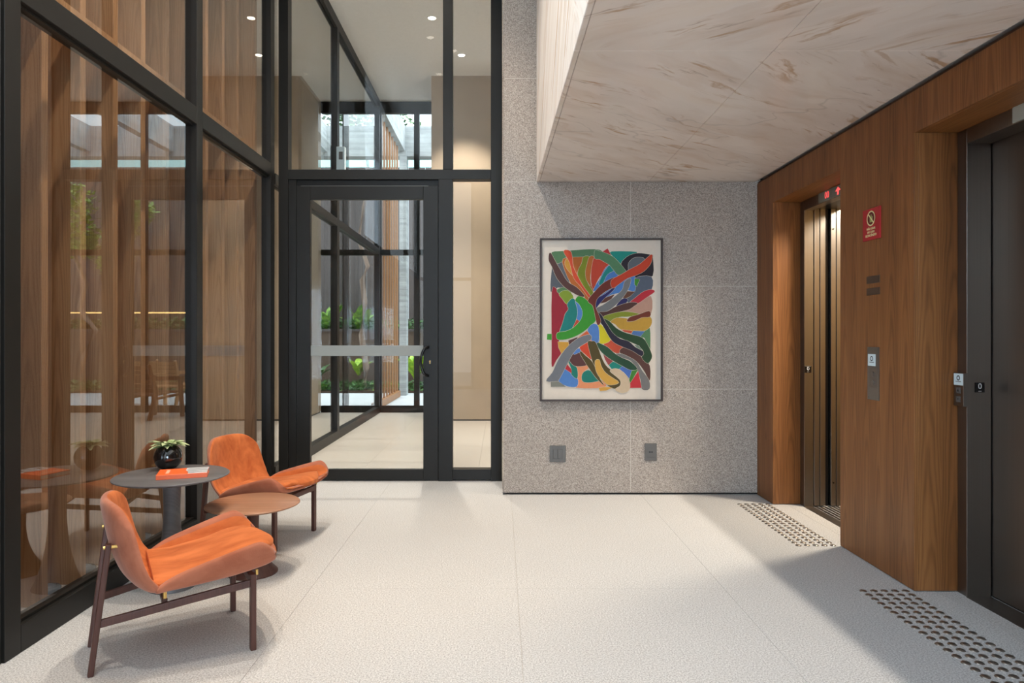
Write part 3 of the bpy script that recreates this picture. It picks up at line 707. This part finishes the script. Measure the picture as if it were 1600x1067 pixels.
# ------------------------------------------------------------------ downlights
LAMP = emit('warm_lamp', (1.0, 0.90, 0.74), 12.0)
def downlight(x, y, z, power, label, col=(1.0, 0.90, 0.78), deg=80, group=None, r=.05, blend=.5):
    t = empty('downlight', (x, y, z), label=label, cat='light', group=group)
    b = B(); b.lathe([(.060, 0), (.060, -.004), (.048, -.006), (.044, 0)], 28); b.build('trim_ring', WHITE, t, True)
    B().cyl((0, 0, -.001), .044, .002, 24).build('diffuser', LAMP, t)
    spot('bulb', (0, 0, -.03), power, col, deg, blend, r, t)
downlight(-0.80, 7.97, 4.92, 560, 'recessed ceiling downlight beyond the door, nearer one', group='downlights in the inner ceiling')
downlight(-0.515, 9.02, 4.92, 330, 'recessed ceiling downlight beyond the door, close to the rendered wall', group='downlights in the inner ceiling')
downlight(-4.2, 7.97, 4.92, 220, 'recessed downlight over the side room behind the partition')
downlight(2.6, 8.4, 4.92, 380, 'recessed downlight over the lounge with the dark armchair')
for k, (y, p, nm) in enumerate(((1.55, 190, 'nearest'), (2.75, 265, 'second'), (4.0, 265, 'third'), (5.0, 110, 'farthest'))):
    downlight(-0.89, y, 5.0, p, '%s downlight in the high ceiling of the entrance hall' % nm, col=(1.0, 0.91, 0.79), deg=95, r=.04, group='hall downlights')

for k, (x, y, nm) in enumerate(((-0.62, 2.35, 'nearer'), (-0.62, 3.75, 'farther'))):
    downlight(x, y, 5.0, 120, '%s of the two narrow warm downlights aimed beside the chairs' % nm, col=(1.0, 0.68, 0.36), deg=38, r=.03, blend=.9, group='hall downlights')

# ------------------------------------------------------------------ the picture
PIC = empty('framed_picture', (0.7611, 5.18, 0.7135), label='large abstract collage of coloured bands in thin dark frame on stone wall', cat='picture')
PW, PH = 0.9248, 1.2285
FRM = plain('dark_brown_frame', srgb(44, 27, 19), 0.5)
for (x0, x1, z0, z1) in ((-PW/2, PW/2, 0, .013), (-PW/2, PW/2, PH-.013, PH), (-PW/2, -PW/2+.013, .013, PH-.013), (PW/2-.013, PW/2, .013, PH-.013)):
    bx('frame_bar', FRM, PIC, x0, x1, -.042, -.004, z0, z1, .001)
bx('backing_board', plain('mount_cream', srgb(200, 188, 174), 0.8), PIC, -PW/2+.013, PW/2-.013, -.022, -.006, .013, PH-.013)
CR = {'TL': (54.75, 41.06, .3465), 'TR': (301.1, 41.06, .3465), 'BL': (54.75, 383.25, .3592), 'BR': (301.1, 383.25, .3592)}
SH = [
('TL',(85,90,98),[(185,400),(165,710),(250,660),(345,665),(290,560),(200,450)]),
('TL',(92,97,105),[(245,355),(300,345),(400,610),(430,650),(350,590),(270,470)]),
('TL',(84,124,84),[(178,228),(330,212),(500,200),(690,190),(800,215),(800,312),(700,285),(600,275),(430,290),(380,295),(290,345),(245,362),(215,310)]),
('TL',(182,98,28),[(310,345),(380,290),(430,290),(640,285),(715,300),(660,420),(655,560),(690,700),(625,825),(520,690),(420,620)]),
('TL',(204,146,48),[(345,340),(380,300),(420,410),(500,560),(480,550),(400,470),(350,400)]),
('TL',(130,140,22),[(570,285),(645,285),(610,400),(600,520),(620,610),(685,720),(660,770),(560,640),(500,540),(510,440),(550,360)]),
('TL',(192,106,36),[(645,285),(700,290),(665,420),(650,560),(662,640),(610,570),(596,480),(610,400)]),
('TL',(208,70,32),[(325,212),(405,212),(430,300),(440,400),(500,530),(560,640),(660,780),(640,790),(540,650),(450,540),(400,350)]),
('TR',(200,66,38),[(-16,310),(20,308),(60,315),(170,380),(120,460),(50,540),(0,640),(-15,680),(-40,620),(-45,480)]),
('TR',(74,124,192),[(-15,690),(20,620),(60,560),(120,440),(185,385),(250,440),(290,500),(200,570),(95,640),(0,700)]),
('TR',(0,134,128),[(50,620),(90,520),(150,420),(195,388),(245,440),(150,500),(95,612)]),
('TR',(190,44,46),[(95,218),(155,180),(200,258)]),
('TR',(0,140,126),[(210,218),(520,225),(400,275),(320,365),(270,320),(215,265)]),
('TR',(32,22,34),[(325,370),(390,290),(470,250),(560,240),(700,262),(712,290),(712,515),(560,550),(500,545),(500,500),(560,420),(500,420),(420,465),(375,465)]),
('TR',(96,102,108),[(418,360),(470,305),(540,290),(610,310),(560,400),(430,450),(415,410)]),
('TR',(86,96,112),[(495,548),(695,530),(695,690),(560,740),(470,850),(390,830),(390,760),(480,690)]),
('TR',(80,130,196),[(215,655),(440,530),(490,520),(492,700),(400,690),(330,720),(210,745),(120,790),(30,790),(120,730)]),
('TR',(62,140,34),[(492,552),(552,560),(512,650),(492,622)]),
('TR',(190,146,126),[(480,890),(530,860),(690,770),(690,985),(550,995),(430,965),(300,970),(400,935)]),
('TR',(84,130,90),[(0,205),(60,215),(150,245),(230,290),(300,360),(350,420),(378,470),(290,505),(230,440),(180,380),(120,345),(60,310),(0,300)]),
('TR',(34,32,98),[(0,930),(0,840),(20,800),(130,740),(250,645),(220,700),(120,790),(40,880)]),
('TR',(36,32,92),[(260,890),(310,820),(370,790),(405,812),(385,855)]),
('TR',(96,52,40),[(65,860),(130,790),(245,748),(200,800),(130,842)]),
('TR',(102,62,42),[(345,790),(390,710),(492,715),(430,770),(380,792)]),
('TR',(122,122,122),[(370,590),(440,550),(425,640),(380,730),(300,830),(200,920),(110,965),(15,960),(20,920),(100,880),(200,810),(290,740),(345,680)]),
('TR',(192,36,52),[(430,850),(500,790),(600,715),(690,690),(735,712),(640,780),(530,855),(470,852)]),
('TR',(82,46,38),[(50,970),(150,960),(260,900),(420,850),(522,855),(480,890),(420,930),(300,960),(150,1000),(100,1025)]),
('TR',(136,146,32),[(100,1030),(200,990),(330,965),(450,970),(555,998),(400,1020),(300,1024),(180,1080)]),
('BR',(86,130,86),[(590,205),(650,170),(656,400),(640,600),(600,500),(600,300),(545,275)]),
('BR',(198,152,52),[(190,95),(260,50),(390,60),(400,90),(470,80),(620,30),(672,60),(667,130),(610,190),(500,212),(380,212),(290,170),(240,120)]),
('BR',(112,42,18),[(385,80),(420,40),(520,10),(645,-32),(652,32),(560,40),(470,80),(400,90)]),
('BR',(76,116,172),[(435,240),(455,205),(592,210),(540,268)]),
('BR',(206,80,46),[(315,188),(442,205),(435,232),(350,212)]),
('BR',(200,76,46),[(100,355),(190,315),(240,350),(338,402),(292,462),(235,458)]),
('BR',(206,192,12),[(38,130),(80,140),(130,210),(182,312),(90,356),(45,342),(50,240)]),
('BR',(90,52,44),[(295,458),(340,402),(450,450),(560,520),(650,620),(650,795),(600,700),(530,600),(470,550),(380,502)]),
('BR',(30,66,32),[(100,65),(170,90),(250,170),(340,220),(440,250),(560,285),(620,360),(670,470),(672,530),(625,588),(560,520),(580,450),(520,380),(440,340),(340,300),(250,260),(200,210),(140,150)]),
('BR',(34,26,50),[(-15,-10),(30,-20),(80,20),(110,80),(150,140),(210,230),(300,300),(400,330),(480,400),(572,450),(552,502),(450,440),(330,390),(230,340),(170,270),(90,130),(30,60)]),
('BR',(122,142,122),[(470,370),(520,380),(562,432),(500,402)]),
('BR',(122,118,116),[(245,482),(320,480),(430,530),(500,580),(560,680),(640,790),(645,895),(560,895),(545,790),(500,660),(430,560),(330,520)]),
('BR',(76,120,184),[(-50,150),(0,140),(38,165),(48,250),(42,345),(-50,350)]),
('BR',(0,126,112),[(165,610),(215,570),(330,620),(285,655),(200,655)]),
('BR',(150,60,60),[(100,480),(150,510),(215,560),(160,610),(120,540)]),
('BR',(72,112,188),[(290,655),(330,625),(450,665),(415,775),(350,700)]),
('BR',(62,132,42),[(440,680),(508,665),(412,842),(410,790)]),
('BR',(202,42,52),[(410,880),(410,845),(515,685),(552,880)]),
('BR',(30,72,46),[(10,335),(70,360),(150,400),(240,480),(330,530),(420,570),(502,655),(420,665),(330,620),(220,560),(130,500),(60,430)]),
('TL',(152,20,42),[(180,712),(240,690),(300,770),(380,900),(345,1000),(300,1120),(270,1200),(265,1350),(300,1450),(230,1560),(180,1640),(178,1400)]),
('TL',(86,126,82),[(245,690),(340,660),(430,700),(400,722),(330,700),(270,732)]),
('TL',(128,152,38),[(270,740),(340,700),(400,720),(442,790),(370,866),(310,800)]),
('TL',(0,120,114),[(370,866),(430,800),(480,840),(500,920),(490,1020),(440,1170),(400,1260),(272,1290),(280,1200),(320,1080),(345,990),(385,930)]),
('TL',(72,126,190),[(470,825),(520,880),(560,960),(560,1040),(540,1110),(480,1090),(498,1000),(495,920)]),
('BL',(190,66,42),[(415,182),(470,65),(525,110),(450,175)]),
('TL',(48,142,32),[(470,820),(515,765),(570,790),(640,850),(700,920),(722,1000),(715,1070),(660,1130),(560,1210),(460,1265),(350,1300),(250,1300),(246,1225),(350,1205),(430,1170),(500,1110),(548,1040),(560,960),(520,870)]),
('BL',(62,150,40),[(120,240),(168,240),(168,310),(115,305)]),
('BL',(206,152,52),[(245,335),(370,340),(370,390),(290,478),(255,400)]),
('BL',(82,42,42),[(370,320),(480,280),(470,312),(380,375)]),
('BL',(208,90,42),[(480,290),(590,205),(632,250),(560,262),(500,285)]),
('BL',(76,122,186),[(600,190),(665,120),(725,160),(725,335),(640,322),(630,250)]),
('BL',(226,142,96),[(470,625),(590,600),(612,640),(550,690),(530,780),(590,815),(762,800),(800,872),(460,876),(475,770)]),
('BL',(76,126,192),[(240,790),(320,655),(400,712),(475,770),(470,862),(380,866),(290,832)]),
('BL',(126,126,116),[(160,800),(240,800),(340,866),(160,868)]),
('BL',(0,116,102),[(360,545),(420,610),(470,650),(472,770),(400,710),(400,640)]),
('BL',(186,34,46),[(325,650),(345,592),(400,660),(408,706)]),
('BL',(86,46,44),[(378,530),(420,470),(510,455),(592,590),(540,620),(450,620),(400,580)]),
('BL',(76,122,190),[(425,470),(450,420),(505,412),(512,450),(440,482)]),
('BL',(206,64,28),[(510,390),(580,340),(640,318),(690,400),(735,542),(650,545),(570,480),(520,432)]),
('BL',(112,114,120),[(105,800),(180,700),(240,570),(320,440),(420,340),(520,275),(620,250),(642,290),(600,330),(500,390),(430,460),(370,560),(310,680),(250,790),(235,800)]),
('BL',(0,116,102),[(530,740),(560,690),(630,680),(735,782),(690,806),(600,816),(540,802)]),
('BR',(76,62,14),[(-85,345),(-40,330),(0,335),(40,420),(80,530),(130,620),(200,680),(290,760),(305,800),(295,850),(250,890),(180,870),(90,800),(30,720),(0,650),(-30,560)]),
('BL',(76,62,14),[(520,450),(570,500),(640,560),(690,650),(745,780),(790,850),(700,760),(620,650),(560,560),(510,472)]),
('BR',(206,156,62),[(5,560),(50,550),(70,620),(120,700),(200,760),(282,820),(170,846),(100,800),(40,730),(8,650)]),
('BR',(206,152,60),[(45,882),(130,872),(200,880),(130,912),(60,917)]),
('BR',(202,178,148),[(180,680),(240,655),(310,680),(380,750),(412,830),(400,912),(320,942),(240,902),(300,860),(305,795),(250,740)]),
('TL',(82,48,44),[(145,255),(165,240),(225,350),(290,460),(370,590),(480,660),(560,740),(575,775),(500,757),(400,700),(320,640),(240,540),(180,400),(143,330)]),
('TL',(112,38,22),[(625,825),(700,725),(790,630),(870,575),(970,540),(990,625),(870,690),(790,745),(730,810),(715,900),(750,990),(780,1080),(740,1120),(705,960),(680,880)]),
('TR',(202,62,26),[(203,575),(330,500),(430,440),(560,370),(690,258),(702,290),(682,370),(600,460),(500,510),(400,545),(290,620),(215,667)]),
]
def crom(P, sub=4):
    out = []; n = len(P)
    for i in range(n):
        p0, p1, p2, p3 = (Vector(P[(i+k-1) % n]) for k in range(4))
        a1 = (p1-p0); a2 = (p2-p1)
        for j in range(sub):
            u = j/sub
            out.append(.5*((2*p1)+(p2-p0)*u+(2*p0-5*p1+4*p2-p3)*u*u+(3*p1-p0-3*p2+p3)*u**3))
    return out
def art():
    vs = []; fs = []; mi = []; mats = []; key = {}
    y = -.0222
    cream = plain('outline_cream', srgb(206, 196, 176), 0.8, 0, .03)
    mats.append(cream)
    for cr, colr, pts in SH:
        ox, oy, s_ = CR[cr]
        P = [((ox+a*s_), (oy+b_*s_)) for a, b_ in pts]
        P = crom(P, 3) if len(P) > 5 else [Vector(p) for p in P]
        ar = sum(P[i].x*P[(i+1) % len(P)].y-P[(i+1) % len(P)].x*P[i].y for i in range(len(P)))
        sg = 1 if ar > 0 else -1
        def off(d):
            o = []
            for i in range(len(P)):
                t_ = (P[(i+1) % len(P)]-P[i-1]); t_ = t_.normalized() if t_.length > 0 else Vector((1, 0))
                o.append(P[i]+Vector((t_.y, -t_.x))*d*sg)
            return o
        if colr not in key:
            key[colr] = len(mats); mats.append(plain('paint_%d' % len(mats), [q*0.74 for q in srgb(*colr)], 0.75, 0, .10, 40))
        for d, m_ in ((1.9, 0), (1.1, key[colr])):
            Q = [Vector((-PW/2+(p.x-66)/524*PW, 0, PH-(p.y-60)/697*PH)) for p in off(d)]
            y -= .00004; i0 = len(vs); vs += [(q.x, y, q.z) for q in Q]
            for tri in tessellate_polygon([[Vector((q.x, q.z, 0)) for q in Q]]):
                fs.append(tuple(i0+k for k in tri)); mi.append(m_)
    me = bpy.data.meshes.new('painted_collage'); me.from_pydata(vs, [], fs)
    o = link('painted_collage', me, mats, PIC)
    for p, m_ in zip(me.polygons, mi): p.material_index = m_
art()

# switch and socket
t = empty('light_switch', (0.4335, 5.18, 0.312), label='double grey switch plate below the picture on the left', cat='switch')
bx('plate', GREYPL, t, -.061, .061, -.008, 0, -.063, .063, .003)
for sx in (-1, 1): bx('rocker', GREYPL, t, sx*.018-.017, sx*.018+.017, -.011, -.008, -.036, .036, .002)
t = empty('wall_socket', (1.139, 5.18, 0.326), label='single grey outlet plate low on stone wall, right of the switch', cat='outlet')
bx('plate', GREYPL, t, -.046, .046, -.008, 0, -.066, .066, .003); bx('inset', GREYPL, t, -.032, .032, -.0095, -.008, -.04, .04, .001)
for sx in (-1, 1): bx('port', BLACK, t, sx*.008-.006, sx*.008+.006, -.0102, -.0095, -.005, .005)

# ------------------------------------------------------------------ armchairs
def interp(tab, x):
    for (a, fa), (b_, fb) in zip(tab, tab[1:]):
        if x <= b_:
            k = (x-a)/(b_-a); k = k*k*(3-2*k) if False else k
            return fa+(fb-fa)*max(0, k)
    return tab[-1][1]
def armchair(loc, rz, label):
    t = empty('lounge_chair', loc, rz, label=label, cat='chair', group='orange velvet lounge chairs')
    # backrest: padded curved shell
    NS, NT_ = 20, 14; th = .042
    def bp(s_, v, back):
        # s_ 0 bottom..1 top, v -1..1
        hw = interp([(0, .215), (.12, .250), (.3, .264), (.6, .252), (.85, .236), (1, .215)], s_)
        vv = v*hw
        u = interp([(0, .225), (.10, .150), (.22, .110), (.4, .086), (.55, .072), (1, .045)], s_)+.072*abs(v)**2.0*min(1, .4+s_*5)
        z = interp([(0, .284), (.10, .291), (.22, .338), (.4, .402), (.55, .460), (1, .604)], s_)-.060*abs(v)**5*s_**3
        nx, nz = (1, 0) if s_ > .25 else (cos((.25-s_)/.25*1.35), sin((.25-s_)/.25*1.35))
        n = .5*th*(-1 if back else 1)
        te = (1-abs(v)**10*.6)*(1-max(0, (s_-.9)/.1)**2*.55)
        return Vector((u+n*te*nx, vv, z+n*te*nz))
    b = B(); F = []; K = []
    for i in range(NS+1):
        F.append([b.bm.verts.new(bp(i/NS, -1+2*j/NT_, False)) for j in range(NT_+1)])
        K.append([b.bm.verts.new(bp(i/NS, -1+2*j/NT_, True)) for j in range(NT_+1)])
    for i in range(NS):
        for j in range(NT_):
            f1 = b.bm.faces.new((F[i][j], F[i][j+1], F[i+1][j+1], F[i+1][j])); f1.material_index = 0
            f2 = b.bm.faces.new((K[i][j+1], K[i][j], K[i+1][j], K[i+1][j+1])); f2.material_index = 1
    for i in range(NS):
        for j in (0, NT_):
            q = b.bm.faces.new((F[i][j], F[i+1][j], K[i+1][j], K[i][j])); q.material_index = 1
    for j in range(NT_):
        for i in (0, NS):
            q = b.bm.faces.new((F[i][j], F[i][j+1], K[i][j+1], K[i][j])); q.material_index = 1
    o = b.build('backrest', [VELVET, SUEDE], t, True); o.modifiers.new('s', 'SUBSURF').levels = 1; o.modifiers['s'].render_levels = 1
    # seat shell with raised side wings
    zw = [(.195, .300), (.22, .318), (.26, .345), (.38, .383), (.50, .418), (.56, .430), (.60, .415), (.63, .385), (.645, .362)]
    zo = [(.195, .278), (.30, .284), (.45, .300), (.60, .326), (.645, .345)]
    zp = [(.195, .300), (.30, .302), (.45, .322), (.58, .345), (.645, .352)]
    b = B(); secs = []; US = [.195, .205, .23, .27, .33, .40, .46, .52, .56, .59, .615, .633, .645]
    for u in US:
        w1, o1, p1 = interp(zw, u), interp(zo, u), interp(zp, u); k = (u-.195)/.45
        W = .252+.034*min(1, k*1.5); 
        if u > .6: W -= (u-.6)*.35
        curve = lambda v: .030*(v/W)**2      # rounded front edge
        def P(v, z):
            uu = u
            if u > .5: uu = u - (u-.5)/.145*.045*(abs(v)/W)**2.5+ (u-.5)/.145*.012
            return b.bm.verts.new((uu, v, z))
        half = [(0, p1), (W*.45, p1), (W*.78, p1+.002), (W-.045, p1+.25*(w1-p1)), (W-.034, p1+.8*(w1-p1)), (W-.020, w1-.003), (W-.008, w1), (W+.002, w1-.006), (W+.002, o1+.55*(w1-o1)), (W-.012, o1+.10*(w1-o1)), (W-.04, o1), (W*.5, o1-.006), (0, o1-.008)]
        L_ = [P(-v, z) for v, z in half[1:-1]]; R_ = [P(v, z) for v, z in half]
        secs.append(R_+L_[::-1])
    n = len(secs[0])
    for A, C in zip(secs, secs[1:]):
        for k in range(n):
            q = b.bm.faces.new((A[k], A[(k+1) % n], C[(k+1) % n], C[k]))
            kk = k if k < 13 else n-k-1
            q.material_index = 0 if kk < 4 else 1
    b.bm.faces.new(secs[0][::-1]).material_index = 1; b.bm.faces.new(secs[-1]).material_index = 1
    o = b.build('seat_shell', [VELVET, SUEDE], t, True); o.modifiers.new('s', 'SUBSURF').levels = 1; o.modifiers['s'].render_levels = 1
    # seat pad
    b = B(); rows = []; NU, NV = 16, 14
    zt = [(.19, .330), (.28, .328), (.40, .345), (.52, .372), (.60, .382), (.652, .372)]
    def pad(a, v, top):
        u = .195+.457*a; hw = .232 if a < .7 else .232-.10*((a-.7)/.3)**3
        uu = u-(.045*abs(v)**2.5 if a > .5 else 0)*((a-.5)/.5 if a > .5 else 0)
        e = max(abs(v)**6, max(0, (a-.85)/.15)**3)
        z = interp(zt, u)
        z = z+.004*(1-v*v) if top else z-.030+.0
        if top: z -= .012*e
        return Vector((uu, v*hw, z))
    T = [[b.bm.verts.new(pad(i/NU, -1+2*j/NV, True)) for j in range(NV+1)] for i in range(NU+1)]
    U = [[b.bm.verts.new(pad(i/NU, -1+2*j/NV, False)) for j in range(NV+1)] for i in range(NU+1)]
    for i in range(NU):
        for j in range(NV):
            b.bm.faces.new((T[i][j], T[i+1][j], T[i+1][j+1], T[i][j+1])); b.bm.faces.new((U[i][j], U[i][j+1], U[i+1][j+1], U[i+1][j]))
        for j in (0, NV): b.bm.faces.new((T[i][j], T[i+1][j], U[i+1][j], U[i][j]))
    for j in range(NV):
        for i in (0, NU): b.bm.faces.new((T[i][j], T[i][j+1], U[i][j+1], U[i][j]))
    o = b.build('seat_pad', VELVET, t, True)
    m = o.modifiers.new('b', 'BEVEL'); m.width = .006; m.segments = 2; m.limit_method = 'ANGLE'; m.angle_limit = radians(50)
    # frame
    for sv in (-1, 1):
        B().bar((0, sv*.135, 0), (.056, sv*.152, .462), .030, .020, .004, up=(1, 0, 0)).build('leg', LEGWOOD, t)
        B().bar((.535, sv*.216, 0), (.535, sv*.216, .292), .030, .022, .004, up=(1, 0, 0)).build('leg', LEGWOOD, t)
        B().bar((.022, sv*.142, .180), (.532, sv*.212, .256), .016, .028, .003, up=(0, 0, 1)).build('side_rail', LEGWOOD, t)
        B().cyl((.064, sv*.158, .452), .006, .05, 10, 'X').build('brass_pin', BRASS, t)
        B().cyl((.235, sv*.165, .262), .007, .045, 10, 'Z').build('brass_pin', BRASS, t)
        B().cyl((.548, sv*.224, .298), .005, .02, 10, 'Z').build('brass_pin', BRASS, t)
    B().bar((.535, -.216, .268), (.535, .216, .268), .022, .030, .003).build('cross_rail', LEGWOOD, t)
    B().bar((.235, -.165, .225), (.235, .165, .225), .018, .026, .003).build('cross_rail', LEGWOOD, t)
    return t
armchair((-1.52, 2.53, 0), radians(30.9), 'near orange velvet lounge chair with dark wooden legs, back to the glass')
armchair((-1.725, 4.14, 0), radians(-14), 'far orange velvet lounge chair beyond the small walnut table')

# ------------------------------------------------------------------ side tables
def side_table(loc, h, rt, rb, rs, mat, label, ped=None):
    t = empty('side_table', loc, label=label, cat='table')
    b = B(); b.lathe([(0, h), (rt-.006, h), (rt, h-.004), (rt, h-.008), (rt-.02, h-.016), (rt*.45, h-.024), (0, h-.024)], 72); autosmooth(b.build('tabletop', mat, t))
    prof = [(0, 0), (rb, 0), (rb, .006)]
    for k in range(1, 15):
        a = k/14; prof.append((rs+(rb-rs)*(1-a)**3.4*.96+ .006*max(0, a-.7)/.3, .008+(h-.032)*a))
    b = B(); b.lathe(prof+[(0, h-.024)], 40); autosmooth(b.build('pedestal', ped or mat, t))
    return t
side_table((-1.58, 3.283, 0), .538, .259, .108, .036, IRONWOOD, 'taller round table in black-stained wood on a flared pedestal')
side_table((-1.26, 3.476, 0), .356, .230, .122, .027, TABLEWOOD, 'low round walnut table between the orange chairs', LEGWOOD)

# black vase with variegated plant
t = empty('potted_plant', (-1.658, 3.405, .538), label='round glossy black bowl with variegated leaves on the black table', cat='plant')
prof = []
for k in range(17):
    a = -1.25+k*(2.25/16); prof.append((.067*cos(a), .063+.066*sin(a)))
prof = [(0, .0)]+[(r, max(0, z)) for r, z in prof]+[(.030, .116), (.030, .100), (0, .100)]
b = B(); b.lathe(prof, 40); b.build('pot', plain('black_glaze', srgb(12, 12, 14), 0.08, 0, 0.05, 30, coat=0.5), t, True)
me = strap('leaf', .088, .0145, .55, .45, 4); me.materials.append(LEAFV)
me2 = strap('leaf', .06, .012, 1.0, .6, 4); me2.materials.append(LEAFV)
for k in range(44):
    o = bpy.data.objects.new('leaf', me if k % 3 else me2); COL.objects.link(o); o.parent = t
    a = k*2.399; o.location = (.012*cos(a), .012*sin(a), .112+rnd.uniform(-.002, .008)); s_ = rnd.uniform(.7, 1.05)
    o.rotation_euler = (rnd.uniform(-.3, .3), rnd.uniform(-.35, .25), a); o.scale = (s_, s_, s_)

# book
t = empty('book', (-1.589, 3.147, .538), radians(19.5), label='orange hardback with silver stripes lying on the black table', cat='book')
ORG = plain('orange_cover', srgb(236, 100, 44), 0.4); SIL = plain('silver_print', srgb(205, 205, 208), 0.35)
bx('cover', ORG, t, 0, .218, 0, .150, 0, .003, .0005); bx('cover', ORG, t, 0, .218, 0, .150, .019, .022, .0005)
bx('spine', ORG, t, 0, .218, -.0015, .0015, .0005, .0215, .0005)
bx('page_block', plain('paper', srgb(228, 222, 212), .9), t, .002, .215, .0015, .147, .003, .019)
b = B(); v = [b.bm.verts.new(p) for p in ((.135, 0.001, .0223), (.217, .001, .0223), (.217, .149, .0223), (.120, .149, .0223), (.118, .09, .0223), (.132, .05, .0223))]; b.bm.faces.new(v); b.build('silver_patch', SIL, t)
for k in range(3):
    b = B(); y = .03+.042*k
    v = [b.bm.verts.new(p) for p in ((.125, y+.004, .0226), (.155, y-.006, .0226), (.185, y+.006, .0226), (.216, y-.003, .0226), (.216, y+.005, .0226), (.185, y+.015, .0226), (.155, y+.004, .0226), (.130, y+.012, .0226))]
    b.bm.faces.new(v); b.build('dark_stripe', BLACK, t)
bx('cover_title', plain('pale_orange_ink', srgb(244, 170, 140), .5), t, .035, .050, .03, .12, .0222, .0225)
